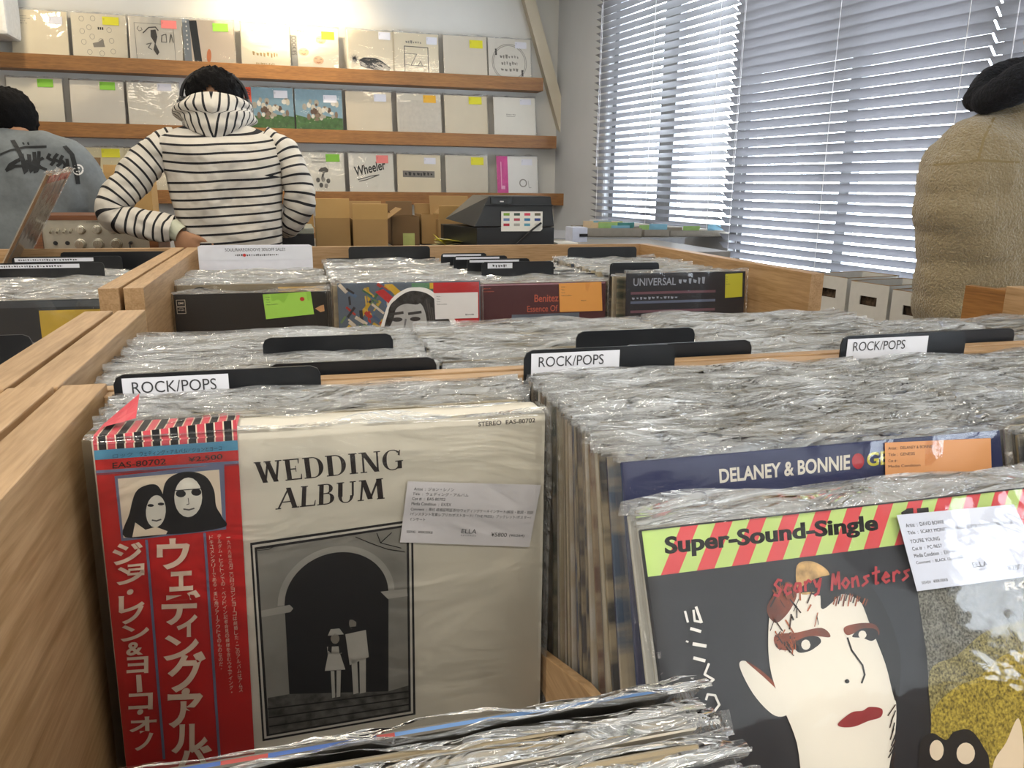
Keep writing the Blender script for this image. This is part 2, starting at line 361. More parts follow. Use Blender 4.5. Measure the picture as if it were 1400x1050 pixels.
def divider(x, y, z, w, label, tab=(0.0, 0.5), card=None, cardtxt=None, group=None, h=0.345, lean=0, white=False, cardname='label_card'):
    t = thing('bin_divider', label, 'divider', (x, y, z), (-lean, 0, 0), group)
    mb = MB(); T = 0.002; a, b = tab[0] * w, tab[1] * w; h += 0.002; h0 = h - 0.032; r = 0.008
    pts = [(0, 0), (w, 0), (w, h0)]
    if b < w - 1e-4: pts += [(b, h0)]
    pts += [(b, h - r), (b - r * .3, h - r * .3), (b - r, h), (a + r, h), (a + r * .3, h - r * .3), (a, h - r)]
    if a > 1e-4: pts += [(a, h0), (0, h0)]
    mb.prism([(p[0], 0, p[1]) for p in pts], (0, T, 0))
    obj('plate', mb, mat('E4E4EC' if white else '131519', 0.35, nz=0.02), t)
    if card:
        a2 = Art(H=h, y0=-0.0006, step=0.0002); c0, c1 = card[0] * w * 1000, card[1] * w * 1000
        ht = card[2] if len(card) > 2 else 30
        a2.rect(c0, 3, c1, ht, mat('DCDDE4', 0.5, nz=0.01)); c = a2.done(cardname, t)
        if cardtxt:
            a3 = Art(H=h, y0=-0.0011, step=0.0001)
            for s, u, v, ww, hh in cardtxt: a3.t(s, c0 + u, 3 + v, ww, hh, INK)
            a3.done('lettering', c)
    return t
# =================================================================== THE ROOM
WN = Vector((0.988, 0.152, 0)).normalized(); WP = Vector((2.402, 2.873, 0)); WD = Vector((-0.152, 0.988, 0)).normalized()
ANG = math.atan2(WD.y, WD.x)                    # the window wall runs along WD
def on_wall(px, py, off=0.0): return on_plane(px, py, WP - WN * off, WN)
def wallpos(s, off, z): p = WP + WD * s - WN * off; return Vector((p.x, p.y, z))
YB = 5.95
WHT = mat('D9D8D3', 0.9, nz=0.02, scale=3, bump=0.02)
struct('floor', MB().box((-4, -3, -0.05), (4, 6.2, 0)), mat('8B8378', 0.5, nz=0.1, scale=6))
struct('ceiling', MB().box((-4, -3, 2.75), (4, 6.2, 2.8)), mat('E3E1DA', 0.9, nz=0.02))
struct('wall_back', MB().box((-4, YB, 0), (2.3, YB + 0.1, 2.75)), WHT)
struct('wall_left', MB().box((-3.6, -3, 0), (-3.5, YB, 2.75)), WHT)
struct('wall_front', MB().box((-3.6, -3, 0), (3.6, -2.9, 2.75)), WHT)
# window wall: local frame s along WD, with the openings left out
def wbox(mb, s0, s1, z0, z1, o0, o1, mi=0):
    c = [wallpos(s0, o0, 0), wallpos(s1, o0, 0), wallpos(s1, o1, 0), wallpos(s0, o1, 0)]
    mb.add([(p.x, p.y, z0) for p in c] + [(p.x, p.y, z1) for p in c], [(0, 3, 2, 1), (4, 5, 6, 7), (0, 1, 5, 4), (1, 2, 6, 5), (2, 3, 7, 6), (3, 0, 4, 7)], mi)
def sof(px, py): p = on_wall(px, py) - WP; return p.dot(WD)
SA0, SA1 = sof(815, 300), sof(1000, 200)        # left blind (far, near)
SB0, SB1 = SA1 - 0.012, sof(1366, 60)
SC0, SC1 = SB1 - 0.004, SB1 - 1.9
wall = MB()
for s0, s1, z0, z1 in ((3.3, SA0 - 0.03, 0, 2.75), (SA0 - 0.03, SC1, 2.42, 2.75), (SA0 - 0.03, SA1 + 0.01, 0, 0.93), (SA1 + 0.01, SC1, 0, 0.70), (SC1, -4.35, 0, 2.75), (-4.35, -5.75, 0, 0.45), (-4.35, -5.75, 2.30, 2.75), (-5.75, -6.2, 0, 2.75)):
    wbox(wall, s0, s1, z0, z1, -0.22, -0.04)
struct('wall_right', wall, mat('C9CCD0', 0.85, nz=0.02, scale=3))
sill = MB(); wbox(sill, SA1 + 0.01, SC1, 0.685, 0.71, -0.22, 0.02); struct('trim_1', sill, mat('4C5054', 0.5))
FRM = mat('8E9297', 0.4, 0.3)
for k, (a, b, z0) in enumerate(((SA0 - 0.03, SA1 + 0.01, 0.93), (SA1 + 0.01, SB1 - 0.01, 0.71), (SB1 - 0.01, SC1, 0.71), (-4.35, -5.75, 0.45))):  # the last window is unseen, added for daylight reflected on the near covers
    wt = bpy.data.objects.new('window_%d' % (k + 1), None); COL.objects.link(wt); wt['kind'] = 'structure'
    zt4 = 2.30 if k == 3 else 2.42; fm = MB(); md = (a + b) / 2 - (0.0 if k else -0.03)
    for s0, s1, u0, u1 in ((a, a - 0.05, z0, zt4), (b + 0.05, b, z0, zt4), (a, b, z0, z0 + 0.05), (a, b, zt4 - .05, zt4), (md + (0.075 if not k else 0.03), md - (0.075 if not k else 0.03), z0, zt4)):
        wbox(fm, s0, s1, u0, u1, -0.13, -0.08)
    obj('window_frame', fm, FRM, wt)
    for s0, s1 in ((a - 0.05, md + 0.02), (md - 0.02, b + 0.05)):
        g = MB(); wbox(g, s0, s1, z0 + 0.05, zt4 - .05, -0.108, -0.102); obj('pane', g, film('window_glass', 0.0, 0.0, 0.0, (1, 1, 1), gmul=0.35), wt)
    l = bpy.data.lights.new('window_portal', 'AREA'); l.shape = 'RECTANGLE'; l.size = abs(a - b); l.size_y = 2.42 - z0; l.cycles.is_portal = True
    lo = bpy.data.objects.new('window_portal', l); COL.objects.link(lo); lo.location = wallpos((a + b) / 2, -0.16, (z0 + 2.42) / 2)
    lo.rotation_euler = (-WN).to_track_quat('-Z', 'Y').to_euler()
# blinds
def slat_material():
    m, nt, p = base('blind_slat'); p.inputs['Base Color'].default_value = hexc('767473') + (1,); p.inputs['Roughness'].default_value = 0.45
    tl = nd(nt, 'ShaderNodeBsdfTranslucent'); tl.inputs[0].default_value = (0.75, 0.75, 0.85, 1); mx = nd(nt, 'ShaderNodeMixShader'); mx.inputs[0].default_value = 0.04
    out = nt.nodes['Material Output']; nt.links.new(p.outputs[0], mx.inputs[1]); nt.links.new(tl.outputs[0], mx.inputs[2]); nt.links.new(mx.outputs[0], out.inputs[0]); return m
SLAT = slat_material()
def blind(label, s0, s1, zb, tilt, off=0.03, ph=0.0):
    t = thing('venetian_blind', label, 'blind', tuple(wallpos((s0 + s1) / 2, off, zb)), (0, 0, ANG), 'venetian blinds on the window wall')
    L = abs(s0 - s1) / 2; w = 0.05; mb = MB()       # local x along the wall, local +y points out of the room (towards WN * -1 side)
    n = 6
    def f(u, v):
        c = (v - .5) * w; sag = 0.003 * (1 - (2 * v - 1) ** 2)
        return (-L + 2 * L * u, c * math.cos(tilt) + sag * math.sin(tilt), c * math.sin(tilt) * SGN + sag * math.cos(tilt))
    mb.grid(f, 1, n); me = mb.mesh('slat', [SLAT], True)
    z = 0.02 + ph; k = 0
    while zb + z < 2.40:
        o = link('slat', me, t); o.location = (0, 0, z); o.rotation_euler = (random.uniform(-.012, .012), 0, 0); z += 0.043; k += 1
    obj('bottom_rail', MB().box((-L, -0.022, -0.012), (L, 0.022, 0.004)), mat('E6E6E8', 0.5), t)
    obj('head_rail', MB().box((-L, -0.028, 2.38 - zb), (L, 0.028, 2.42 - zb)), mat('E6E6E8', 0.5), t)
    m = max(2, round(2 * L / 0.42))
    for i in range(m):
        x = -L + 0.09 + (2 * L - 0.18) * i / (m - 1)
        for dy in (-0.026, 0.026): obj('ladder_cord', MB().box((x - 0.0012, dy - 0.0006, 0), (x + 0.0012, dy + 0.0006, 2.38 - zb)), mat('F0F0F4', 0.7), t)
    cb = MB()
    cb.tube([(L - 0.1, 0.04, 2.3 - zb), (L - 0.1, 0.043, 1.2 - zb + 0.15)], 0.0015, 6)
    cb.cyl((L - 0.1, 0.043, 1.31 - zb), (0, 0, 1), 0.006, 0.002, 0.04, 8)
    obj('pull_cord', cb, mat('C9C9CE', 0.6), t)
    return t
# outward direction in the local frame: rotate WN by -ANG
wn_local = Matrix.Rotation(-ANG, 3, 'Z') @ WN
SGN = -1 if wn_local.y > 0 else 1               # inner edge high, outer edge low
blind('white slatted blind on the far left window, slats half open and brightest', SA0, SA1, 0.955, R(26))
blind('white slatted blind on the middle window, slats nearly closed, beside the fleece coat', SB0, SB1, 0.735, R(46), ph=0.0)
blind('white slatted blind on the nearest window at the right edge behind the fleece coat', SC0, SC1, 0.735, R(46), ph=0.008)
# shelf wall: three ledges and the sloping post
SY = 5.80
led = ((0, 72, 743, 106), (0, 167, 761, 187), (420, 261.5, 778, 264))
for k, (zt, xr) in enumerate(((ony(600, 99.8, SY).z, ony(743, 106, SY).x), (ony(600, 181.5, SY).z, ony(761, 187, SY).x), (ony(600, 263, SY).z, ony(778, 264, SY).x))):
    place = ('top', 'middle', 'lowest')[k]
    t = thing('wall_shelf', 'long brown wooden record ledge on the back wall, %s of the three' % place, 'shelf', (0, SY, zt), (0, 0, 0), 'record ledges on the back wall')
    obj('front_board', MB().box((-3.4, 0, -0.088), (xr, 0.018, 0)), TEAK[0], t, bevel=0.002)
    obj('shelf_board', MB().box((-3.4, 0.018, -0.088), (xr, YB - SY, -0.05)), TEAK[0], t)
pt = [ony(715, -40, YB - 0.06), ony(741, -40, YB - 0.06), ony(806, 330, YB - 0.06), ony(782, 330, YB - 0.06)]
a, b = ony(717, 0, YB - 0.07), ony(798, 300, YB - 0.07); d = (b - a) / (b.z - a.z); p0 = a + d * (2.75 - a.z); p1 = a + d * (0 - a.z)
struct('trim_2', MB().prism([p0, p0 + Vector((0.085, 0, 0)), p1 + Vector((0.085, 0, 0)), p1], (0, 0.068, 0)), mat('CFC6B2', 0.7, nz=0.02, scale=5))
# ---- displayed records on the wall
WY = 5.835
def wall_record(px, row, label, color='E9E4D8', st=None, art=None, bagseed=None, x1=None):
    zt = (ony(600, 99.8, SY).z, ony(600, 181.5, SY).z, ony(600, 263, SY).z)[row] - 0.048
    prow = (50, 130, 215)[row]; x = ony(px, prow, WY).x
    lean = R(9)
    t = thing('record', label, 'record', (x, WY, zt), (-lean, random.uniform(-.012, .012), 0), 'records standing on the wall ledges')
    link('cover', cover_mesh(0.0035, mats=[mat(color, 0.55, nz=0.015, scale=8)] * 2), t)
    if art:
        a = Art(step=0.0002, y0=-0.0004); art(a); a.done('printed_art', t)
    if st:
        c, u, v, w, h = st; sticker(t, [(u, v), (u + w, v), (u + w, v + h), (u, v + h)], c, [(s, x_, y_ + .1, w_, h_ * 1.4) for s, x_, y_, w_, h_ in FAINT[:3]], y0=-0.0034, name='price_sticker')
    link('plastic_bag', bag_mesh(bagseed if bagseed is not None else random.randint(50, 90), lip=0.01, amp=0.003), t)
    return t
YL, GR, PK, WS, OR = 'D8D22F', '86C440', 'E8837F', 'D9DAE4', 'E3AE35'
LG = mat('8F8B84', 0.6, nz=0); MG = mat('55524F', 0.6, nz=0)
def a_lines(a):
    for i, w in enumerate((60, 80, 30, 40)): a.t('~THE VISIT TO' if i < 2 else '~M A', 30 + (i > 1) * 25, 35 + i * 14, w, 8, LG, up=False)
def a_rings(a):
    for u, v in ((60, 35), (125, 30), (60, 110), (100, 85), (215, 95), (65, 175), (115, 140), (225, 160), (95, 235), (165, 240), (230, 225), (165, 165)):
        a.line([(u + 14 * math.cos(k * .63), v + 16 * math.sin(k * .63)) for k in range(10)], 2.2, LG, up=False, closed=True)
    for u in (150, 162, 174): a.rect(u, 80, u + 8, 96, K, up=False)
    a.poly([(115, 180), (150, 170), (175, 150), (185, 200), (120, 205)], LG, up=False)
def a_sketch(a):
    a.line([(35, 40), (265, 40), (270, 280), (40, 280)], 2, MG, closed=True)
    a.line([(60, 60), (50, 75), (62, 90), (80, 82), (75, 68)], 3, MG)
    a.line([(85, 100), (120, 65), (160, 60), (175, 80)], 7, MG); a.poly([(130, 80), (160, 75), (168, 120), (155, 165), (175, 215), (160, 235), (140, 200), (150, 160), (128, 120)], MG)
    a.line([(100, 170), (130, 160), (110, 190), (130, 200)], 4, MG); a.line([(190, 150), (195, 110), (220, 100), (222, 150), (190, 150)], 4, MG)
    a.line([(240, 150), (250, 100), (262, 150)], 6, MG); a.rect(270, 270, 300, 290, K)
def a_strip(a):
    a.rect(0, 0, 45, 315, mat('8F979E', .6)); a.poly([(42, 8), (88, 5), (105, 262), (60, 262)], mat('1E2226', .5))
    for k in range(7): a.rect(20, 12 + k * 28, 28, 22 + k * 28, KW, up=(k == 0))
    a.poly([(62, 275), (315, 235), (315, 315), (60, 315)], mat('DCD3C4', .6)); a.disc(150, 225, 14, 45, mat('D98B5E', .6), rot=.1)
def a_script(a): a.t('~Birthday', 70, 175, 160, 40, mat('B59B6A', .6)); a.t('~to my friend', 90, 245, 120, 25, mat('B59B6A', .6)); a.t('v', 70, 40, 10, 12, LG)
def a_faces(a):
    a.rect(0, 60, 45, 315, mat('9C9C98', .6)); a.text('COOKIES', ((38, 65), (38, 190), (10, 190), (10, 65)), K); a.t('~M M T', 45, 25, 50, 10, MG)
    for u, v in ((85, 165), (200, 80), (180, 215)):
        a.disc(u, v, 34, 26, mat('E9C9A8', .6), up=False)
    a.L += 1
    for u, v in ((85, 165), (200, 80), (180, 215)):
        a.line([(u - 22, v - 8), (u - 8, v - 8)], 4, LG, False); a.line([(u + 8, v - 8), (u + 22, v - 8)], 4, LG, False); a.line([(u - 12, v + 12), (u, v + 17), (u + 12, v + 12)], 5, mat('C98F6E', .6), False)
def a_beast(a):
    a.poly([(75, 200), (110, 180), (190, 180), (230, 195), (290, 240), (280, 265), (250, 250), (235, 265), (225, 285), (205, 285), (205, 262), (120, 250), (85, 240)], K)
    for k in range(11):
        an = k * .57; a.poly([(48 + 5 * math.cos(an + 1.5), 195 + 5 * math.sin(an + 1.5)), (48 + 34 * math.cos(an), 195 + 38 * math.sin(an)), (48 - 5 * math.cos(an + 1.5), 195 - 5 * math.sin(an + 1.5))], K, up=(k == 0))
def a_frame(a):
    for p in (((75, 90), (240, 92), (240, 265), (75, 262)),): a.line(p, 5, MG, closed=True)
    a.line([(78, 138), (160, 140), (120, 215)], 3, MG); a.line([(75, 216), (240, 218)], 3, MG); a.line([(170, 216), (185, 185), (198, 217)], 3, MG); a.t('~FAUSTO', 85, 50, 110, 25, LG)
def a_wheel(a):
    for r in (128, 118): a.line([(155 + r * math.cos(k * .26), 165 + r * math.sin(k * .26)) for k in range(24)], 3.5, LG, up=False, closed=True)
    a.t('~COSMIC', 85, 110, 140, 34, LG, up=False); a.t('~LIVING', 95, 155, 120, 34, LG, up=False); a.t('~SOUND', 90, 200, 130, 30, LG, up=False)
    for u, v in ((58, 95), (250, 235)): a.rect(u - 7, v - 22, u + 7, v + 22, MG, up=False)
def a_land(a):
    a.rect(0, 0, 315, 200, mat('8FAFC0', .6)); a.poly([(0, 170), (80, 190), (160, 170), (315, 190), (315, 315), (0, 315)], mat('4F7A3E', .6, nz=.2, scale=30))
    rnd = random.Random(3); cols = [mat(c, .6) for c in ('D9D2C2', '6B5240', 'B6AFA0', '8E7A66', 'E8E4DA')]
    a.L += 1
    for k in range(42):
        u, v = rnd.gauss(165, 55), rnd.gauss(150, 30); a.L += 0.05; a.disc(u, v, rnd.uniform(8, 20), rnd.uniform(10, 24), cols[k % 5], n=7, up=False)
def a_small(a): a.t('~MY NAME', 95, 115, 70, 14, LG); a.line([(95, 135), (160, 135)], 3, LG)
def a_panel(a): a.rect(15, 45, 315, 315, mat('CFC9BE', .6))
def a_mush(a):
    a.t('~SOUNDTRACK', 95, 35, 110, 16, LG); a.t('~LIVE SESSION', 95, 58, 110, 16, LG)
    a.poly([(135, 130), (150, 105), (185, 100), (205, 118), (200, 135), (165, 140)], MG); a.line([(170, 140), (160, 175)], 14, MG)
    for u, v in ((130, 190), (165, 185), (200, 195), (150, 225), (185, 230)): a.disc(u, v, 14, 18, LG if u % 2 else MG, n=7, up=False)
def a_sign(a):
    a.text('Wheeler', ((35, 95), (255, 45), (262, 110), (45, 165)), K, 0.02); a.line([(60, 185), (150, 160), (210, 150), (120, 185), (70, 195)], 6, MG)
def a_bar(a): a.rect(40, 115, 270, 160, mat('7A746C', .6)); a.t('~EVENINGS', 55, 122, 200, 30, K)
def a_obi(a): a.rect(0, 0, 85, 315, mat('D2549A', .4, nz=.1, scale=20)); a.t('O', 170, 165, 60, 60, LG); a.line([(240, 180), (245, 230), (262, 228)], 3, LG); a.t('L', 30, 40, 30, 200, mat('E9A9CC', .5))
WR = [(14, 0, 'plain cream record with faint lettering, first from the left on the top ledge', 'DAD2BE', (WS, 215, 30, 75, 50), a_lines),
      (97, 0, 'pale record with small ring drawings and a yellow sticker on the top ledge', 'DCD6C6', (YL, 180, 15, 95, 50), a_rings),
      (175, 0, 'cream record with a framed black ink drawing and pink sticker, top ledge', 'E2DDD2', (PK, 195, 15, 92, 50), a_sketch),
      (250, 0, 'beige record with a slanting black strip and green sticker, top ledge', 'DDCFBE', (GR, 185, 18, 95, 50), a_strip),
      (328, 0, 'white record with faint gold script right beside the lamp glow, top ledge', 'EDE6D2', None, a_script),
      (396, 0, 'white record with three small faces and a yellow sticker on the top ledge', 'EEE8D6', (YL, 205, 25, 85, 50), a_faces),
      (474, 0, 'cream record with a black animal silhouette on the top ledge', 'EAE1CC', (WS, 215, 5, 80, 50), a_beast),
      (538, 0, 'cream record with a thin square line drawing on the top ledge', 'E9E0CA', (WS, 230, 20, 75, 50), a_frame),
      (607, 0, 'pale record in shiny wrinkled plastic with yellow sticker, second from right on the top ledge', 'DDD6C8', (YL, 190, 25, 95, 55), None),
      (669, 0, 'pale record with a big drawn circle, last on the right of the top ledge', 'D9D5CC', (WS, 200, 20, 85, 45), a_wheel),
      (8, 1, 'white blank record with green sticker, leftmost on the middle ledge', 'E1DCCF', (GR, 175, 5, 90, 50), None),
      (94, 1, 'white blank record with green sticker and curved glints, second on the middle ledge', 'DFDAD0', (GR, 175, 5, 90, 50), None),
      (173, 1, 'white blank record with white sticker left of the hooded person, middle ledge', 'E1DDD3', (WS, 185, 5, 85, 45), None),
      (334, 1, 'landscape record with a red strip right beside the hooded person, middle ledge', '8FAFC0', (WS, 190, 18, 90, 50), a_land),
      (403, 1, 'blue and green landscape record with a rocky crowd, middle ledge', '8FAFC0', (WS, 190, 35, 90, 50), a_land),
      (473, 1, 'plain cream record with white sticker right of the landscape record, middle ledge', 'DDD3BF', (WS, 195, 15, 85, 50), None),
      (543, 1, 'cream record with a grey panel and orange sticker, middle ledge', 'D6D1C4', (OR, 190, 8, 90, 52), a_panel),
      (609, 1, 'beige blank record with yellow sticker, second from right on the middle ledge', 'D8CFBB', (YL, 180, 8, 95, 52), None),
      (677, 1, 'white record with a tiny printed name, last on the right of the middle ledge', 'DEDBD3', (WS, 200, 10, 85, 40), a_small),
      (103, 2, 'cream record with yellow sticker between the two people, lowest ledge', 'D8CFAE', (YL, 150, 8, 110, 55), None),
      (170, 2, 'beige record half hidden behind the striped sleeve, lowest ledge', 'D8CFB8', None, None),
      (407, 2, 'white record with a dark mushroom drawing and green sticker, lowest ledge', 'DAD8CF', (GR, 190, 12, 95, 52), a_mush),
      (477, 2, 'white record with dark handwritten lettering and pink sticker, lowest ledge', 'DAD8D0', (PK, 195, 15, 85, 55), a_sign),
      (543, 2, 'cream record with a grey printed bar across its middle, lowest ledge', 'DBD1BA', (WS, 195, 20, 85, 45), a_bar),
      (610, 2, 'pale record in wrinkled shiny plastic with yellow sticker, lowest ledge', 'D2CCBE', (YL, 190, 12, 95, 55), None),
      (681, 2, 'white record with a bright pink strip, last on the right of the lowest ledge', 'E0DEDA', (WS, 190, 20, 85, 45), a_obi)]
for i, (px, rw, lab, c, st, art) in enumerate(WR): wall_record(px, rw, lab, c, st, art, bagseed=60 + i)
t = bpy.data.objects['record.013'] if 'record.013' in bpy.data.objects else None
if t and 'red strip' in t['label']:
    a = Art(y0=-0.0042, step=.0002); a.rect(2, 2, 45, 150, mat('C4472A', .5)); a.t('名', 8, 15, 30, 40, K); a.t('品', 8, 70, 30, 40, K); a.done('paper_strip', t)
# wall unit at the far top left
p = ony(0, 0, 5.6); q = ony(11, 47, 5.6)
t = thing('wall_fan', 'white wall fan housing at the top left corner of the back wall', 'fan', (q.x, 5.6, q.z))
obj('housing', MB().box((-0.22, 0, 0.0), (0, 0.3, 0.42)), mat('E2E0DA', 0.5), t, bevel=0.02)
mb = MB(); mb.tube([(-0.14 + 0.1 * math.cos(k * .3), -0.012, 0.2 + 0.14 * math.sin(k * .3)) for k in range(22)], 0.008, 6); obj('guard_ring', mb, mat('8E8C88', 0.5), t)
# =================================================================== BINS
Z0 = 0.697
def bin_unit(name, label, x0, x1, y0, y1, ztop, cols, zback=None, partz=0.80, zfront=None, prof=None, railT=0.033, zfl=Z0, group='wooden record bins'):
    t = thing(name, label, 'record bin', (0, 0, 0), (0, 0, 0), group)
    for x in (x0, x1 - railT): obj('side_panel', MB().box((x, y0, 0.30), (x + railT, y1, ztop)), OAK[1], t, bevel=0.0015)
    obj('back_panel', MB().box((x0 + railT, y1 - 0.018, 0.60), (x1 - railT, y1 - 0.0015, zback or ztop)), OAK[0], t, bevel=0.001)
    obj('front_panel', MB().box((x0 + railT, y0 + .001, 0.60), (x1 - railT, y0 + 0.016, zfront or ztop - 0.1)), OAK[0], t, bevel=0.001)
    obj('bottom_board', MB().box((x0 + railT, y0 + 0.016, zfl - 0.02), (x1 - railT, y1 - 0.018, zfl - 0.001)), OAK[0], t)
    for x in cols:
        pr = prof or [(y0 + .017, zfl), (y1 - .019, zfl), (y1 - .019, partz - 0.03), (y0 + .017, partz + 0.05)]
        obj('partition', MB().prism([(x - 0.004, a, b) for a, b in pr], (0.008, 0, 0)), OAK[1], t, bevel=0.001)
    for x in (x0 + 0.02, x1 - 0.06):
        for y in (y0 + 0.02, y1 - 0.06): obj('leg', MB().box((x, y, 0), (x + 0.04, y + 0.04, 0.30 if x < x0 + .03 or 1 else .6)), OAK[2], t)
    return t
profA = [(0.146, Z0), (0.671, Z0), (0.671, 0.755), (0.576, 0.794), (0.463, 0.835), (0.30, 0.87), (0.146, 0.88)]
bin_unit('record_bin', 'pale wooden record bin nearest the camera, holding the white boxed album', -0.185, 1.24, 0.13, 0.690, 1.02, (0.186, 0.522, 0.858), zback=1.013, prof=profA)
bin_unit('record_bin', 'pale wooden record bin at the left edge, nearest the camera', -0.95, -0.191, 0.13, 0.690, 1.02, (-0.57,), zback=1.013, prof=profA)
bin_unit('record_bin', 'pale wooden record bin directly behind the nearest bin', -0.222, 1.24, 0.694, 1.11, 1.018, (0.142, 0.478, 0.814), zfront=1.013, zback=.95, zfl=.68)
bin_unit('record_bin', 'pale wooden record bin at the left edge, second row back', -0.99, -0.228, 0.694, 1.11, 1.018, (-0.60,), zfront=1.013, zback=.95, zfl=.68)
ZF = 0.655
bin_unit('record_bin', 'wooden record bin in the far row with four front covers showing', -0.288, 1.125, 1.50, 2.42, 1.0, (0.075, 0.405, 0.733), zfront=0.80, partz=0.78, zfl=ZF)
bin_unit('record_bin', 'wooden record bin in the far row at the left edge under the amplifier', -1.05, -0.295, 1.50, 2.42, 1.0, (-0.66,), zfront=0.80, partz=0.78, zfl=ZF)
# ---- near unit A, left compartment: the boxed album
def covpix(t):
    """pixel of the photograph -> (u, v) mm on the front plane of a standing cover"""
    bpy.context.view_layer.update(); M = t.matrix_world; Mi = M.inverted(); n = (M.to_3x3() @ Vector((0, 1, 0)))
    H = t.get('height_mm', 315) / 1000
    def f(px, py): p = Mi @ on_plane(px, py, M.translation, n); return (p.x * 1000, (H - p.z) * 1000)
    return f
wl = R(2.0)
t = thing('boxed_record', 'thick white boxed album titled in large serif letters with a red paper strip', 'record box', (-0.1385, 0.554 - 0.317 * math.sin(wl), 1.0145 - 0.317 * math.cos(wl)), (-wl, R(0.4), 0))
HB = 0.317; CREAM = mat('D9D3C4', 0.55, nz=0.03, scale=9); TB = 0.036
mb = MB().box((0, 0, 0), (HB, TB, HB)); obj('cover', mb, CREAM, t, bevel=0.003)
del_t = t; t['height_mm'] = 317; px = covpix(t)
a = Art(H=HB); a.pix = px
# serif lettering built from strokes
def serif(a, s, q, m):
    TL, TR, BR, BL = [Vector(p) for p in q]
    Wd = {'W': 1.25, 'E': .85, 'D': 1.0, 'I': .48, 'N': 1.02, 'G': 1.0, 'A': 1.05, 'L': .82, 'B': .88, 'U': 1.0, 'M': 1.25}
    tot = sum(Wd[c] for c in s); x = 0; a.L += 1; a.L0 = a.L; k, n_ = .17, .06
    def out(polys, x0, w):
        for p in polys:
            pts = []
            for (u, v) in p:
                X = (x0 + u * w) / tot; pt = (TL * (1 - X) + TR * X) * v + (BL * (1 - X) + BR * X) * (1 - v); pts.append((pt.x, pt.y))
            a.poly(pts, m, up=False)
    def st(x0, y0, x1, y1, w):
        w = w * 1.22 + .025
        return [(x0 - w / 2, y0), (x0 + w / 2, y0), (x1 + w / 2, y1), (x1 - w / 2, y1)]
    def se(xc, y, w=.34): return [(xc - w / 2, y - (.05 if y > .5 else 0)), (xc + w / 2, y - (.05 if y > .5 else 0)), (xc + w / 2, y + (0 if y > .5 else .05)), (xc - w / 2, y + (0 if y > .5 else .05))]
    def bowl(cx, cy, rx, ry, a0, a1, wf, n=16):
        o = []
        for i in range(n):
            A0 = R(a0 + (a1 - a0) * i / n); A1 = R(a0 + (a1 - a0) * (i + 1) / n)
            w0 = .045 + wf * 1.3 * abs(math.cos(A0)); w1 = .045 + wf * 1.3 * abs(math.cos(A1))
            o.append([(cx + rx * math.cos(A0), cy + ry * math.sin(A0)), (cx + rx * math.cos(A1), cy + ry * math.sin(A1)), (cx + (rx - w1) * math.cos(A1), cy + (ry - .045) * math.sin(A1)), (cx + (rx - w0) * math.cos(A0), cy + (ry - .045) * math.sin(A0))])
        return o
    for c in s:
        w = Wd[c]; P = []
        if c == 'I': P = [st(.5, 0, .5, 1, .36), se(.5, 0, .8), se(.5, 1, .8)]
        if c == 'L': P = [st(.25, 0, .25, 1, .19), se(.25, 0, .42), se(.25, 1, .42), [(.2, 0), (.9, 0), (.9, .06), (.2, .06)], [(.83, 0), (.93, 0), (.95, .27), (.91, .27)]]
        if c == 'E': P = [st(.25, 0, .25, 1, .19), se(.22, 0, .4), se(.22, 1, .4), [(.2, 0), (.9, 0), (.9, .06), (.2, .06)], [(.83, 0), (.92, 0), (.94, .26), (.9, .26)], [(.2, .94), (.86, .94), (.86, 1), (.2, 1)], [(.8, .76), (.84, .76), (.88, 1), (.8, 1)], [(.3, .49), (.66, .49), (.66, .55), (.3, .55)], [(.63, .38), (.67, .38), (.67, .66), (.63, .66)]]
        if c == 'D': P = [st(.22, 0, .22, 1, .17), se(.2, 0, .36), se(.2, 1, .36), [(.2, 0), (.45, 0), (.45, .05), (.2, .05)], [(.2, .95), (.45, .95), (.45, 1), (.2, 1)]] + bowl(.44, .5, .5, .5, -90, 90, .13)
        if c == 'B': P = [st(.22, 0, .22, 1, .18), se(.2, 0, .38), se(.2, 1, .38), [(.2, 0), (.5, 0), (.5, .05), (.2, .05)], [(.2, .95), (.48, .95), (.48, 1), (.2, 1)], [(.2, .51), (.5, .51), (.5, .56), (.2, .56)]] + bowl(.48, .76, .36, .24, -90, 90, .13) + bowl(.5, .28, .43, .28, -90, 90, .14)
        if c == 'U': P = [st(.2, .3, .2, 1, .16), se(.2, 1, .36), st(.8, .3, .8, 1, .06), se(.8, 1, .3)] + bowl(.47, .33, .36, .35, 180, 360, .09)
        if c == 'G': P = bowl(.5, .5, .47, .51, 45, 320, .12) + [st(.82, .05, .82, .42, .14), se(.8, .4, .36), [(.74, .74), (.83, .68), (.86, .97), (.82, .97)]]
        if c == 'A': P = [st(.08, 0, .5, 1, .05), st(.84, 0, .48, 1, .16), se(.08, 0, .26), se(.86, 0, .34), [(.2, .3), (.72, .3), (.72, .35), (.2, .35)]]
        if c == 'N': P = [st(.2, 0, .2, 1, .05), st(.84, 0, .84, 1, .05), st(.8, 0, .22, 1, .17), se(.2, 0, .3), se(.16, 1, .28), se(.84, 1, .3)]
        if c == 'M': P = [st(.12, 0, .2, 1, .045), st(.88, 0, .82, 1, .15), st(.48, .05, .22, 1, .14), st(.48, .05, .8, 1, .05), se(.12, 0, .24), se(.88, 0, .3), se(.16, 1, .22), se(.86, 1, .26)]
        if c == 'W': P = [st(.3, 0, .12, 1, .13), st(.3, 0, .5, 1, .045), st(.7, 0, .48, 1, .13), st(.7, 0, .88, 1, .045), se(.12, 1, .26), se(.48, 1, .26), se(.88, 1, .24)]
        out(P, x, w * .97); x += w
BRN = mat('241A1A', 0.5, nz=0)
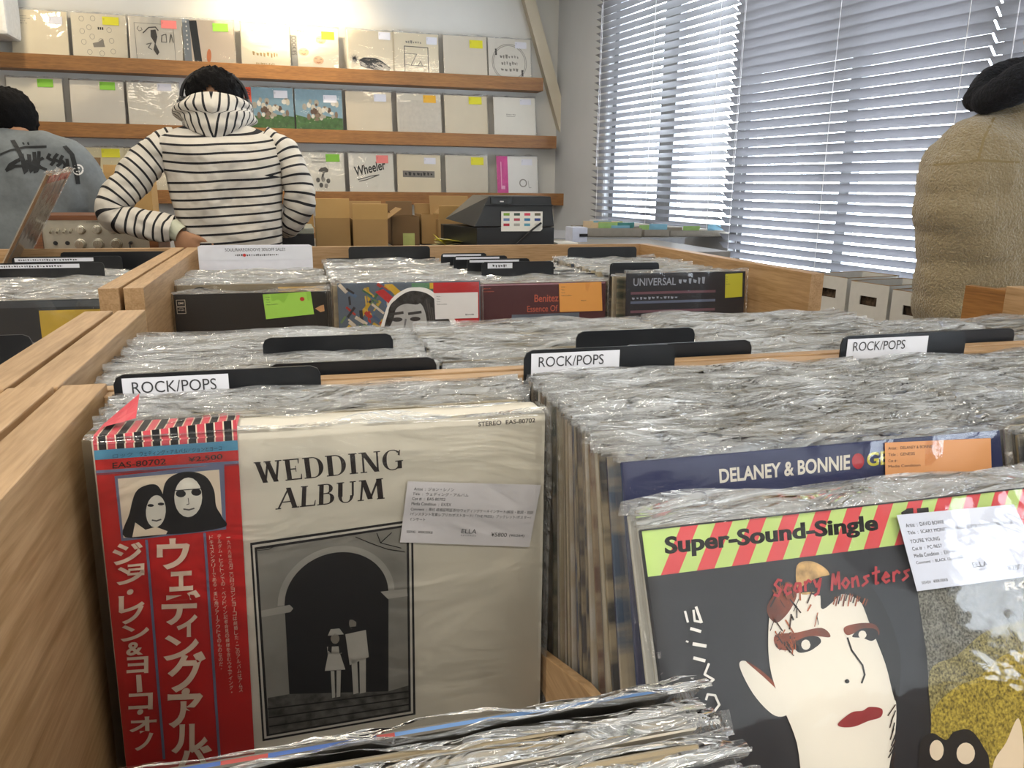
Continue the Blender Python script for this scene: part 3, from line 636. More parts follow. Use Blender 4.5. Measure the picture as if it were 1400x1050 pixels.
serif(a, 'WEDDING', ((347, 632), (552, 613.5), (553, 641), (352, 661)), BRN)
serif(a, 'ALBUM', ((380, 668), (525, 653.5), (526, 681.5), (378, 696.5)), BRN)
a.text('STEREO  EAS-80702', ((653.7, 576.8), (731.5, 571.3), (731.5, 577.2), (653.7, 583)), BRN, 0.012)
# the printed photograph of an archway (a plain stand-in for the artwork)
a.poly([(342, 742), (564.5, 710), (568, 976.5), (359, 1013)], K)
a.poly([(345, 745), (561.7, 713.5), (564.8, 974.5), (361.5, 1009.5)], mat('CFCAC0', .55, nz=0.02))
a.poly([(348, 748), (558.7, 716.5), (561.7, 972), (364.5, 1006)], K)
STONE = mat('8F8C85', .55, nz=0.12, scale=25); STONE2 = mat('A5A199', .55, nz=0.05); STEP = mat('5D5B57', .55, nz=0.35, scale=120)
a.poly([(351.5, 751), (555.5, 720), (558.5, 969), (368, 1002.5)], STONE)
def arc(cx, cy, rx, ry, n=22, sl=-0.11): return [(cx + rx * math.cos(math.pi * k / n), cy - ry * math.sin(math.pi * k / n) + sl * rx * math.cos(math.pi * k / n)) for k in range(n, -1, -1)]
a.poly(arc(459.5, 818, 80, 72) + [(539, 806), (459, 818), (379.5, 828)], STONE2)
a.poly(arc(460, 817, 71, 62.5) + [(531, 806), (531, 944), (396.5, 964), (389, 826)], K)
a.poly([(357, 834), (396, 826), (401, 831), (397, 836), (357.5, 843)], STONE2); a.poly([(520, 808), (556, 804), (557, 814), (530, 818)], STONE2)
a.poly([(366, 953), (397, 947.5), (531, 944), (558, 936), (558.5, 969), (368, 1002.5)], STEP)
a.L += 1
for k in range(3): a.line([(366.5 + k, 968 + k * 12), (558, 944 + k * 9)], 1.8, K, up=False)
# two small figures in pale clothes
PAL = mat('B9B5AC', .55, nz=.04); SKN = mat('8E877C', .55)
a.L += 1
a.poly([(449, 890), (464, 890), (472, 914), (444, 916)], PAL, False); a.poly([(447, 883), (468, 882), (467, 892), (448, 893)], PAL, False); a.poly([(452, 916), (457, 916), (458, 952), (454, 953)], PAL, False); a.poly([(460, 915), (466, 915), (465, 951), (460, 952)], PAL, False)
a.disc(458, 872, 6, 7, SKN, up=False); a.poly([(448, 868), (452, 859), (464, 858), (470, 866)], PAL, False)
a.poly([(472, 866), (500, 860), (504, 897), (478, 908)], PAL, False); a.poly([(480, 900), (488, 900), (490, 946), (483, 948)], PAL, False); a.poly([(491, 900), (500, 897), (500, 945), (492, 947)], PAL, False); a.disc(482, 851, 5, 8, SKN, up=False)
a.L += 1; a.poly([(449, 875), (454, 876), (453, 892), (448, 888)], K, False); a.poly([(462, 876), (469, 874), (470, 890), (464, 892)], K, False); a.poly([(478, 856), (487, 855), (484, 861)], K, False); a.poly([(476, 846), (480, 841), (488, 843), (488, 850), (482, 846)], K, False)
a.line([(352, 751.5), (367, 750), (376, 745.5)], .8, K); a.line([(486, 733), (505, 741), (530, 750), (553, 753)], 1, K); a.line([(515, 728), (520, 741), (535, 727)], 1.2, K); a.line([(520, 741), (548, 748)], 1, K)
a.done('printed_cover', t)
# red paper strip
sb = Art(H=HB, y0=-0.0013, step=0.0001); sb.pix = px
edgeL = lambda y: 127.5 + (y - 600) * (172.5 - 127.5) / (1040 - 600); edgeR = lambda y: 323.3 + (y - 570) * (347.5 - 323.3) / (1016 - 570)
PKR = mat('C94A55', 0.45, nz=.02); CRM = mat('E5D5BE', 0.5, nz=.01)
def strip_pt(f, y0, y1): return (edgeL(y0) * (1 - f) + edgeR(y1) * f, y0 * (1 - f) + y1 * f)
def band(y0L, y0R, y1L, y1R, m, f0=0, f1=1): sb.poly([strip_pt(f0, y0L, y0R), strip_pt(f1, y0L, y0R), strip_pt(f1, y1L, y1R), strip_pt(f0, y1L, y1R)], m)
band(598, 573, 1060, 1030, RED)
band(597, 573, 615, 601, CRM)
n = 16; sb.L += 1
for k in range(17):
    m_ = PKR if k % 2 == 0 else K; f0 = (k - 0.42) / 16; f1 = (k + 0.42) / 16; f0 = max(0, f0); f1 = min(1, f1)
    sb.poly([strip_pt(f0, 597, 573), strip_pt(f1, 597, 573), strip_pt(f1, 615, 601), strip_pt(f0, 615, 601)], m_, up=False)
band(615, 601, 628, 614.5, SKY_B)
sb.text('ロック', ((155, 620), (182, 617), (182, 623), (155, 626)), mat('2F5A72', .5)); sb.text('ウェディング・アルバム／ジョンとヨーコ', ((191.5, 616), (303.5, 608.3), (303.5, 614.5), (191.5, 623)), K)
sb.text('EAS-80702', ((154.5, 631.5), (227.5, 625.5), (227.5, 633.5), (154.5, 639.5)), mat('3A1512', .5), 0.012); sb.text('¥2,500', ((258, 624), (304.5, 619), (304.5, 627.5), (258, 631.5)), mat('3A1512', .5), 0.012)
band(642, 628.5, 646, 632.5, GRYB, 0, 1); band(646.5, 633, 648.3, 634.6, mat('8E4350', .5), 0, 1)
sb.poly([(157.5, 649.5), (306.8, 633), (309.5, 722), (167, 738)], GRYB)
sb.poly([(162, 653), (300, 640.5), (305, 719.5), (169.8, 733.5)], CRM)
# generic two-person portrait
sb.blob([(172, 732.5), (178, 700), (186, 672), (200, 662), (216, 662), (226, 680), (234, 700), (238, 725)], K)
sb.blob([(218, 727), (222, 690), (226, 660), (240, 647), (262, 643), (282, 650), (293, 668), (296, 690), (304, 705), (304.5, 719.5)], K)
sb.disc(214, 697, 13.5, 22, mat('DDD8CC', .55, nz=0), rot=.08); sb.disc(258, 678, 19, 27, mat('DDD8CC', .55, nz=0), rot=.02)
sb.L += 1
for u, v in ((207, 689), (221, 687), (248, 673), (269, 671)): sb.disc(u, v, 4.5 if u < 230 else 7, 2 if u < 230 else 5, K, 12, False)
sb.line([(209, 709), (215, 710), (221, 708)], 2, MG, False); sb.line([(252, 694), (259, 695), (266, 693)], 2, MG, False); sb.line([(258, 679), (259, 687), (256, 688)], 1, MG, False); sb.line([(239, 669), (277, 666)], 1.2, K, False)
sb.L += 1; sb.poly([(182, 732), (186, 712), (200, 722), (214, 718), (230, 724), (228, 728), (205, 730)], CRM, False)
def vline(p0, p1, w, m): sb.poly([p0, (p0[0] + w, p0[1]), (p1[0] + w, p1[1]), p1], m)
vline((199.5, 735.5), (223.5, 1034), 3.6, GRYB); vline((278.5, 726), (299, 1034), 3.6, GRYB)
WT = mat('E3CDB8', 0.5, nz=0.01)
def c1(cx, cy, s=1): return (100 + cx / 4.038, 540 + cy / 4.038)
def c2(cx, cy): return (100 + cx / 4.038, 790 + cy / 4.038)
def glyph(ch, f, x0, y0, x1, y1, bold=0.03, sl=-8): sb.text(ch, (f(x0, y0 - sl * 0), f(x1, y0 + sl), f(x1, y1 + sl), f(x0, y1)), WT, bold, up=False)
sb.L += 1
for ch, f, x0, y0, x1, y1 in (('ジ', c1, 222, 808, 390, 930), ('ョ', c1, 305, 925, 398, 990), ('ン', c2, 245, -70, 400, 30), ('・', c2, 302, 55, 338, 85), ('レ', c2, 255, 90, 400, 185), ('ノ', c2, 275, 145, 395, 245),
        ('ン', c2, 268, 250, 425, 340), ('&', c2, 298, 345, 390, 418), ('ヨ', c2, 300, 425, 420, 518), ('ー', c2, 0, 0, 0, 0), ('コ', c2, 310, 625, 445, 718), ('・', c2, 358, 714, 392, 744), ('オ', c2, 315, 755, 465, 848), ('ノ', c2, 345, 845, 447, 940),
        ('ウ', c1, 465, 785, 648, 955), ('ェ', c1, 535, 965, 665, 1075), ('デ', c2, 492, 62, 705, 250), ('ィ', c2, 575, 195, 690, 318), ('ン', c2, 502, 305, 697, 445), ('グ', c2, 525, 398, 735, 620), ('・', c2, 602, 598, 648, 640), ('ア', c2, 525, 628, 720, 815), ('ル', c2, 545, 795, 745, 955), ('バ', c2, 560, 915, 770, 1060)):
    if ch != 'ー': glyph(ch, f, x0, y0, x1, y1)
    else: sb.poly([c2(352, 522), c2(380, 520), c2(387, 614), c2(357, 618)], WT, up=False)
def column(txt, p0, p1, w, m):
    n = len(txt); sb.L += 1
    for i, ch in enumerate(txt):
        x = p0[0] + (p1[0] - p0[0]) * (i + .5) / n; y = p0[1] + (p1[1] - p0[1]) * (i + .5) / n; h = (p1[1] - p0[1]) / n * .43; ww = w / 2
        if ch in '、。・': ww, h = w * .15, h * .3
        if ch == 'ー': sb.poly([(x - .4, y - h), (x + .4, y - h), (x + .4, y + h), (x - .4, y + h)], m, up=False); continue
        if ch == '一': h *= .2
        sb.text(ch, ((x - ww, y - h), (x + ww, y - h - .4), (x + ww, y + h - .4), (x - ww, y + h)), m, 0.0, up=False)
column('一九六九年三月二〇日ジョンとヨーコは結婚した。このアルバムはアムス', (312.5, 729), (330, 943), 5.2, WT)
column('テルダム・ヒルトンでの、ベッドイン記者会見の模様を含むウェディング・', (300, 728), (317.5, 946), 5.2, WT)
column('ドキュメンタリーである。兎に角ファーアウトそのものなのだ。', (289, 729), (303.5, 914), 5.2, WT)
ps = sb.done('paper_strip', t)
# the strip folds over the top of the box
top = MB()
uvL, uvR = px(127.5, 600), px(323, 573); n = 17
for k in range(17):
    f0, f1 = max(0, (k - .42) / 16), min(1, (k + .42) / 16); u0 = (uvL[0] + (uvR[0] - uvL[0]) * f0) / 1000; u1 = (uvL[0] + (uvR[0] - uvL[0]) * f1) / 1000
    top.add([(u0, -0.0024, HB - 0.004), (u1, -0.0024, HB - 0.004), (u1, 0.002, HB + 0.0016), (u0, 0.002, HB + 0.0016), (u1, TB, HB + 0.0016), (u0, TB, HB + 0.0016)], [(0, 1, 2, 3), (3, 2, 4, 5)], 1 if k % 2 == 0 else 2)
u0, u1 = uvL[0] / 1000, uvR[0] / 1000
top.add([(u0, -0.0022, HB - 0.004), (u1, -0.0022, HB - 0.004), (u1, 0.002, HB + 0.0012), (u0, 0.002, HB + 0.0012), (u1, TB, HB + 0.0012), (u0, TB, HB + 0.0012)], [(0, 1, 2, 3), (3, 2, 4, 5)], 0)
top.grid(lambda u, v: (u0 + 0.002 + u * 0.022, 0.016 + v * 0.02, HB + 0.003 + 0.013 * u * (0.4 + v)), 3, 3, mi=1)
obj('strip_fold', top, [CRM, PKR, K], t)
s2 = MB().box((-0.0003, 0.008, HB - 0.055), (0.0, 0.03, HB - 0.03)); obj('spine_mark', s2, MG, t)
st_ = (('Artist  :  ジョン・レノン', .055, .05 + .04, .30, .055), ('Title  :  ウェディング・アルバム', .05, .17, .42, .055), ('Cat #  :  EAS-80702', .05, .255, .25, .05), ('Media Condition  :  EX/EX', .05, .335, .30, .05), ('Comment  :  帯付 結婚証明証添付/ウェディングケーキインサート/解説・歌詞・対訳', .05, .42, .93, .055),
       ('/インスタント写真レプリカ/ポストカード/「THE PRESS」ブックレット/ポスター/', .05, .50, .92, .055), ('インサート', .05, .59, .12, .05), ('S02945   ¥00K/00KB', .04, .80, .20, .04), ('ELLA', .46, .745, .115, .07), ('R E C O R D S', .46, .84, .115, .02), ('¥5800', .69, .785, .12, .065), ('(¥6264)', .83, .80, .115, .055))
sticker(t, [(556.5, 656), (738, 661), (722, 745.5), (546, 739)], 'D9D6D8', st_, pix=px, y0=-0.0034, H=HB)
link('plastic_bag', bag_mesh(31, W=HB, H=HB, T=TB + 0.0012, lip=0.004, amp=0.0012, right=0.003), t).location = (0, -0.0022, 0)
# records behind the box
lab = 'record in clear plastic packed behind the white boxed album, only its glossy top showing'
row(lab, 'records behind the boxed album', -0.138, Z0 + 0.002, series(0.603, 0.652, 9), [0.01] * 9)
divider(-0.142, 0.6645, Z0, 0.318, 'black bin divider lettered ROCK/POPS right behind the white boxed album', (0.0, 0.5), (0.02, 0.27), [('ROCK/POPS', 7, 3.2, 63, 9.5)], h=0.333)
# front stack in the same compartment, tipped towards the camera
lab = 'plastic-sleeved record tipped forward in front of the white boxed album, bottom edge of the photo'
BLUE = cover_mesh(0.0035, mats=[mat('6E6A62', .5), None])
m_, nt_, p_ = base('blue_red_top_edge'); tc = nd(nt_, 'ShaderNodeTexCoord'); mp = nd(nt_, 'ShaderNodeMapping'); mp.inputs['Scale'].default_value = (22, 1, 1); nz_ = nd(nt_, 'ShaderNodeTexNoise'); nz_.inputs['Scale'].default_value = 1; nz_.inputs['Detail'].default_value = 0
rp = nd(nt_, 'ShaderNodeValToRGB'); rp.color_ramp.interpolation = 'CONSTANT'; rp.color_ramp.elements[0].color = hexc('5B7FAF') + (1,); rp.color_ramp.elements[1].position = 0.5; rp.color_ramp.elements[1].color = hexc('A8453F') + (1,); e_ = rp.color_ramp.elements.new(0.6); e_.color = hexc('3F5F9F') + (1,)
nt_.links.new(tc.outputs['Object'], mp.inputs[0]); nt_.links.new(mp.outputs[0], nz_.inputs[0]); nt_.links.new(nz_.outputs['Fac'], rp.inputs[0]); nt_.links.new(rp.outputs[0], p_.inputs['Base Color'])
BLUE.materials[1] = m_
FB = [bag_mesh(100 + i, H=0.310, lip=0.006, amp=0.0012, right=0.014) for i in range(4)]
n = 15
for i in range(n):
    u = i / (n - 1); y = 0.309 - 0.10 * u; ln = -R(37 + 6 * u); zt = 0.938 - 0.002 * i
    yb, zb = top_to_base(y, zt, ln)
    place_record(lab if i else 'record with blue and red top edge tipped forward, nearest to the boxed album face', 'tipped records at the bottom of the photo', -0.148 + random.uniform(-.004, .004) + 0.0012 * i, yb, zb, ln, random.uniform(-.012, .012), .008, cov=BLUE if i == 0 else None, bag=FB[i % 4] if i else bag_mesh(99, lip=0.016, amp=0.003, right=0.014))
# ---- near unit A, second compartment
def leanA(y): u = max(0, min(1, (0.66 - y) / 0.27)); return R(2 + 24 * u ** 1.6)
def rowA(label, group, x, y0, y1, n, **kw):
    for y in series(y0, y1, n):
        ln = leanA(y); yb, zb = y - 0.315 * math.sin(ln), Z0 + 0.002
        place_record(label, group, x + random.uniform(-.003, .003), yb, zb + random.uniform(0, .003), ln + random.uniform(-.004, .004), random.uniform(-.006, .006), random.uniform(-.004, .004), **kw)
rowA('plastic-sleeved record packed upright behind the navy lettered cover, spine facing left', 'records behind the navy cover', 0.199, 0.652, 0.478, 38)
divider(0.196, 0.668, Z0, 0.318, 'black bin divider lettered ROCK/POPS behind the clear sleeves, right of the boxed album', (0.0, 0.47), (0.02, 0.29), [('ROCK/POPS', 7, 3.2, 63, 9.5)], h=0.337)
PALE = cover_mesh(H=0.310, mats=[mat('C9C8C0', .5), mat('B9B6A8', .6)])
for i, y in enumerate((0.4285, 0.4195, 0.4105)):
    ln = R(23 + i); yb, zb = top_to_base(y, 0.978, ln, 0.310)
    place_record('plain pale sleeved record right behind the striped-band cover, only its top strip visible', 'records between the two front covers', 0.196 + .002 * i, yb, zb, ln, 0, 0, cov=PALE)
def cover_thing(name, label, x, ytop, ztop, lean, color, thick=0.0035, yaw=0, roll=0, edge=None):
    yb, zb = top_to_base(ytop, ztop, lean)
    t = thing(name, label, 'record', (x, yb, zb), (-lean, roll, yaw))
    m1 = color if not isinstance(color, str) else mat(color, 0.45, nz=.03, scale=12)
    link('cover', cover_mesh(thick, mats=[m1, mat(edge, .6) if edge else m1]), t); return t
ln = R(17)
t = cover_thing('record', 'navy blue record cover lettered DELANEY & BONNIE with an orange sticker', 0.2045, 0.462, Z0 + 0.315 * math.cos(ln) + 0.003, ln, '2A3158', edge='24406A')
px = covpix(t); a = Art(); a.pix = px; c7 = lambda x, y: (840 + x / 2.5, 560 + y / 2.5)
a.text('DELANEY & BONNIE', (c7(357, 203), c7(805, 153), c7(805, 205), c7(360, 252)), mat('D9D4C8', .5), 0.028)
a.poly([c7(832 + 21 * math.cos(k * .4), 176 + 27 * math.sin(k * .4)) for k in range(16)], mat('B3303A', .5)); a.text('GENESIS', (c7(862, 148), c7(1085, 121), c7(1085, 171), c7(862, 195)), mat('CFC845', .5), 0.022)
a.done('printed_cover', t)
sticker(t, [c7(917, 113), c7(1278, 97), c7(1282, 240), c7(919, 258)], 'CC9160', (('Artist :  DELANEY & BONNIE', .03, .1, .42, .07), ('Title :  GENESIS', .03, .25, .25, .07), ('Cat # :', .03, .4, .09, .07), ('Media Condition', .03, .53, .3, .06)), pix=px, y0=-0.0021)
link('plastic_bag', bag_mesh(41), t)
# the front cover of that bin
ln = R(26)
t = cover_thing('record', 'black record cover with red and green striped band and a pale painted face', 0.189, 0.396, 0.9835, ln, '22242B')
px = covpix(t); a = Art(step=0.00007); a.pix = px; c8 = lambda x, y: (880 + x / 2.692, 740 + y / 2.692)
HR = 'rock'
GRN = mat('B5D27C', .45, nz=.03); SR = mat('D0454C', .45, nz=.03)
# stripes: done in cover mm
tl, tr, bl = px(880, 717), px(1392, 658), px(891, 788); u0 = 1.0; u1 = 314; v1 = bl[1]
a.pix = None; a.rect(u0, 1, u1, v1, GRN); a.L += 1
per = (u1 - u0) / 13.4; sl = v1 * 0.62; k = -1
while k < 15:
    b0 = u0 + k * per + per * .35; P4 = [(b0 + sl, 1), (b0 + sl + per * .5, 1), (b0 + per * .5, v1), (b0, v1)]
    if P4[0][0] < u1 and P4[2][0] > u0: a.poly([(min(max(x, u0), u1), y) if not (x < u0) else (u0, y) for x, y in P4], SR, up=False)
    k += 1
a.pix = px
for q_ in (-1.2, 0, 1.2): a.text('Super-Sound-Single', (c7(171 + q_, 435), c7(896 + q_, 358), c7(902 + q_, 428), c7(174 + q_, 512)), K, 0.03, up=(q_ < 0))
a.poly([c7(978, 352), c7(1000, 338), c7(1020, 336), c7(1022, 372), c7(985, 376)], K); a.poly([c7(1032, 338), c7(1072, 334), c7(1075, 368), c7(1036, 371)], K, False)
# generic painted portrait: pale face, dark hair
SKIN = mat('E4E0D6', .45, nz=.01); BRN2 = mat('7A3A22', .45, nz=.3, scale=60); LIPR = mat('8E2A30', .45, nz=.1, scale=50)
grain = mat('77766C', .5, nz=.42, scale=700); grainY = mat('A8963E', .5, nz=.4, scale=600); grainM = mat('8F875A', .5, nz=.45, scale=650)
a.poly([c8(1005, 180), c8(1500, 120), c8(1600, 1100), c8(1000, 1000), c8(1060, 700), c8(1040, 420)], grain)
a.blob([c8(1050, 480), c8(1150, 420), c8(1260, 330), c8(1400, 290), c8(1560, 270), c8(1600, 1100), c8(1020, 1000), c8(1055, 700)], grainM)
a.blob([c8(1062, 620), c8(1140, 540), c8(1230, 500), c8(1320, 420), c8(1440, 400), c8(1560, 390), c8(1600, 1100), c8(1020, 1000), c8(1055, 700)], grainY)
a.blob([c8(1010, 800), c8(1020, 730), c8(1060, 705), c8(1110, 730), c8(1140, 700), c8(1200, 695), c8(1250, 760), c8(1270, 830), c8(1260, 1100), c8(1010, 1100)], K)
a.L += 1; a.poly([c8(1075 + 26 * math.cos(k * .4), 768 + 38 * math.sin(k * .4)) for k in range(16)], CRM, False); a.poly([c8(1182 + 34 * math.cos(k * .4), 780 + 40 * math.sin(k * .4)) for k in range(16)], CRM, False)
a.blob([c8(1280, 830), c8(1330, 740), c8(1375, 650), c8(1395, 760), c8(1380, 900), c8(1290, 1000)], CRM)
a.blob([c8(350, 460), c8(372, 440), c8(430, 480), c8(500, 560), c8(545, 600), c8(520, 640), c8(470, 635), c8(400, 560)], SKIN)
a.blob([c8(372, 440), c8(430, 475), c8(505, 545), c8(540, 585), c8(520, 575), c8(440, 500)], BRN2)
a.blob([c8(470, 240), c8(540, 180), c8(640, 200), c8(740, 195), c8(800, 230), c8(850, 320), c8(900, 470), c8(925, 600), c8(920, 720), c8(900, 830), c8(880, 1000), c8(620, 1000), c8(560, 740), c8(505, 600), c8(465, 480), c8(455, 360)], SKIN)
a.blob([c8(560, 90), c8(620, 75), c8(680, 120), c8(640, 180), c8(570, 190)], mat('C9A66E', .5, nz=.4, scale=90))
a.L += 1   # hair over the forehead and the sides
a.blob([c8(450, 240), c8(520, 150), c8(560, 190), c8(530, 260), c8(480, 300)], BRN2, False)
a.blob([c8(560, 185), c8(650, 130), c8(790, 130), c8(880, 240), c8(940, 420), c8(925, 590), c8(885, 450), c8(830, 310), c8(790, 215), c8(740, 185), c8(655, 250), c8(640, 190)], mat('15161A', .5), False)
a.L += 1
a.blob([c8(480, 345), c8(560, 335), c8(650, 318), c8(682, 352), c8(610, 350), c8(560, 395), c8(490, 395)], BRN2, False)
a.blob([c8(735, 315), c8(800, 300), c8(850, 308), c8(860, 345), c8(800, 330), c8(745, 345)], BRN2, False)
a.L += 1
a.blob([c8(548, 378), c8(590, 352), c8(635, 350), c8(648, 370), c8(625, 392), c8(600, 405), c8(565, 408)], K, False); a.blob([c8(762, 350), c8(795, 322), c8(845, 322), c8(858, 345), c8(835, 366), c8(800, 355)], K, False)
a.L += 1; a.poly([c8(592 + 17 * math.cos(k * .5), 380 + 19 * math.sin(k * .5)) for k in range(12)], SKIN, False); a.poly([c8(800 + 15 * math.cos(k * .5), 343 + 15 * math.sin(k * .5)) for k in range(12)], SKIN, False)
a.line([c8(745, 355), c8(760, 400), c8(800, 455), c8(808, 490), c8(797, 520)], 2.4, K); a.poly([c8(743 + 9 * math.cos(k * .6), 514 + 8 * math.sin(k * .6)) for k in range(10)], K)
a.blob([c8(710, 668), c8(760, 628), c8(800, 622), c8(825, 608), c8(870, 615), c8(866, 645), c8(820, 660), c8(770, 680), c8(725, 682)], LIPR)
rnd = random.Random(11); a.L += 1; HB2 = mat('3A2218', .5, nz=.3, scale=90); ORB = mat('A8562E', .5, nz=.3, scale=90)
for k in range(26):
    x0, y0 = rnd.uniform(470, 640), rnd.uniform(150, 290); a.line([c8(x0, y0), c8(x0 + rnd.uniform(-30, 30), y0 + rnd.uniform(15, 55))], rnd.uniform(.8, 2.4), (HB2, ORB, K)[k % 3], False)
for k in range(30):
    x0, y0 = rnd.uniform(478, 560), rnd.uniform(320, 400); a.line([c8(x0, y0), c8(x0 + rnd.uniform(-14, 20), y0 + rnd.uniform(6, 26))], rnd.uniform(.8, 2.2), (ORB, HB2)[k % 2], False)
for k in range(16):
    y0 = 600 + k * 22; a.line([c8(915 + rnd.uniform(-6, 6), y0), c8(905 + rnd.uniform(-14, 4), y0 + 40)], 1.6, (HB2, K)[k % 2], False)
for k in range(14):
    x0 = 700 + k * 9; a.line([c8(x0, 190 + abs(k - 5) * 3), c8(x0 - 8, 225 + rnd.uniform(-8, 18))], 1.8, (ORB, BRN2, K)[k % 3], False)
# handwriting down the left side
for pts, w in (([(120, 300), (130, 352)], 7), ([(143, 300), (158, 345)], 7), ([(165, 295), (175, 352)], 8), ([(205, 235), (212, 300)], 7)): pass
b6 = lambda x, y: (700 + x / 3.5, 750 + y / 3.5)
a.L += 1
for pts, w in (([(822, 300), (835, 350)], 5), ([(862, 295), (868, 345), (895, 350)], 5), ([(875, 280), (900, 352)], 6), ([(850, 382), (895, 395)], 6.5), ([(862, 455), (920, 465)], 7.5), ([(828, 442), (836, 445)], 4),
               ([(865, 522), (915, 535)], 7), ([(935, 550), (915, 600), (958, 625), (912, 662)], 5), ([(925, 765), (960, 778), (985, 745), (965, 700), (930, 695), (922, 720)], 5), ([(962, 825), (988, 835), (1005, 860), (1022, 900)], 4.5)):
    a.line([b6(*p) for p in pts], w / 1.6, KW, False)
# red brush lettering, letter by letter
SCR = mat('B5343A', .5); HW = {'S': [[(.9, .9), (.5, 1), (.1, .75), (.8, .35), (.5, 0), (0, .15)]], 'c': [[(.9, .45), (.4, .6), (.1, .3), (.4, 0), (.9, .1)]], 'a': [[(.8, .5), (.3, .55), (.1, .2), (.5, 0), (.8, .5), (.9, 0)]], 'r': [[(.2, .55), (.25, 0)], [(.25, .4), (.6, .6), (.9, .45)]],
      'y': [[(.1, .55), (.4, .1), (.9, .55)], [(.9, .55), (.6, -.3), (.2, -.4)]], 'M': [[(.05, 0), (.2, .95), (.5, .3), (.85, 1), (.95, 0)]], 'o': [[(.5, .6), (.1, .3), (.5, 0), (.9, .3), (.5, .6)]], 'n': [[(.1, .55), (.15, 0)], [(.15, .4), (.6, .6), (.85, 0)]],
      's': [[(.85, .55), (.3, .5), (.7, .2), (.1, 0)]], 't': [[(.5, 1), (.5, 0), (.8, .05)], [(.1, .65), (.9, .7)]], 'e': [[(.1, .3), (.85, .35), (.5, .6), (.1, .25), (.5, 0), (.9, .1)]], ' ': []}
def hand(s, x, y, w, h, slope, m, lw):
    a.L += 1
    for i, ch in enumerate(s):
        for pl in HW[ch]: a.line([c8(x + (i + .1 + p[0] * .85) * w, y + slope * (i + p[0]) * w - p[1] * h) for p in pl], lw, m, False)
hand('Scary', 470, 205, 36, 60, -.2, SCR, 3.4); hand('Monsters', 680, 180, 37, 62, -.14, SCR, 3.4)
a.text('RO', (c8(1318, 150), c8(1440, 137), c8(1440, 170), c8(1322, 182)), mat('C9C4B4', .5), .03); a.text('PC-9657', (c8(1365, 202), c8(1470, 190), c8(1470, 210), c8(1366, 222)), mat('C9C4B4', .5))
# keep the print inside the cover
for i, v in enumerate(a.mb.v): a.mb.v[i] = (min(max(v[0], 0.0005), W - 0.0005), v[1], min(max(v[2], 0.0005), 0.3145))
a.done('printed_cover', t)
st2 = (('Artist  :  DAVID BOWIE', .05, .12, .32, .05), ('Title  :  SCARY MONSTERS (AND SUPER CREEPS) / BECAUSE', .05, .22, .87, .06), ("YOU'RE YOUNG", .05, .33, .24, .05), ('Cat #  :  PC-9657', .05, .43, .24, .05), ('Media Condition  :  EX+/EX+', .05, .52, .35, .05), ('Comment  :  BLACK 12inch 国盤', .05, .61, .38, .05), ('ELLA', .47, .72, .12, .07), ('R E C O R D S', .47, .82, .12, .02), ('¥2800', .72, .82, .13, .07), ('(¥3024)', .87, .84, .11, .055), ('S05454   ¥00K/00KB', .05, .88, .2, .04))
sticker(t, [c7(945, 362), c7(1342, 325), (1424, 784), (1245.5, 808)], 'CDD2E0', st2, pix=px, y0=-0.0052)
link('plastic_bag', bag_mesh(43, lip=0.016, amp=0.003), t).location = (0, -0.0042, 0)
# third compartment and beyond
rowA('glossy plastic-sleeved record packed in the brightly lit bin at the right edge', 'records in the right-hand near bin', 0.533, 0.652, 0.33, 44)
divider(0.530, 0.668, Z0, 0.318, 'black bin divider lettered ROCK/POPS at the right, amid window glare', (0.0, 0.485), (0.02, 0.33), [('ROCK/POPS', 7, 3.2, 63, 9.5)], h=0.337)
rowA('glossy plastic-sleeved record in the near bin beyond the window glare, far right edge', 'records in the far-right near bin', 0.868, 0.650, 0.50, 10)
# left neighbour
row('plastic-sleeved record in the near bin left of the double wooden rail', 'records left of the wooden rail', -0.545, Z0, series(0.60, 0.655, 6), [0.02] * 6)
# ---- second unit
labB = {0: 'plastic-sleeved record behind the wooden strip, directly above the ROCK/POPS divider', 1: 'plastic-sleeved record in the middle row, centre bin', 2: 'plastic-sleeved record in the middle row, bin in front of the fleece coat', 3: 'plastic-sleeved record in the middle row, bin at the right edge'}
for k, x in enumerate((-0.182, 0.150, 0.486, 0.822)):
    n, y1 = ((30, 1.03), (24, 1.02), (26, 1.03), (10, 0.95))[k]
    if k == 3: y1 = 0.93
    row(labB[k], 'records in middle row bin %s' % ('at the left', 'at the centre', 'in front of the coat', 'at the right edge')[k], x, 0.682, series(0.728, y1, n), [R(2.5)] * n, jz=0.004)
TW = (('second row left bin, farther from camera', -0.19, 0.883, 0.30, (0.51, 0.98), 0.3205, ), ('second row left bin, just behind the wooden strip', -0.19, 0.7185, 0.318, (0.51, 0.99), 0.327), ('second row centre bin, farther from camera', 0.148, 0.836, 0.318, (0.5, 0.97), 0.323), ('second row centre bin, just behind the wooden strip', 0.148, 0.7185, 0.318, (0.52, 0.98), 0.330), ('second row right bin, near the fleece coat', 0.486, 0.7185, 0.322, (0.50, 0.99), 0.330))
for w_, x, y, wd, tab, h in TW: divider(x, y, Z0 - .003, wd, 'plain black bin divider tab, ' + w_, tab, None, None, 'plain black divider tabs', h=h)
row('plastic-sleeved record left of the rail, second row back at the left edge', 'records in the second row left bin', -0.588, 0.682, series(0.74, 1.03, 12), [R(2)] * 12)
divider(-0.568, 0.89, Z0 - .003, 0.32, 'plain black divider tab at the left edge, second row back, farther one', (0.3, 0.96), None, None, 'plain black divider tabs', h=0.332)
divider(-0.59, 0.765, Z0 - .003, 0.30, 'plain black divider tab at the left edge, second row back, nearer one', (0.3, 0.90), None, None, 'plain black divider tabs', h=0.329)
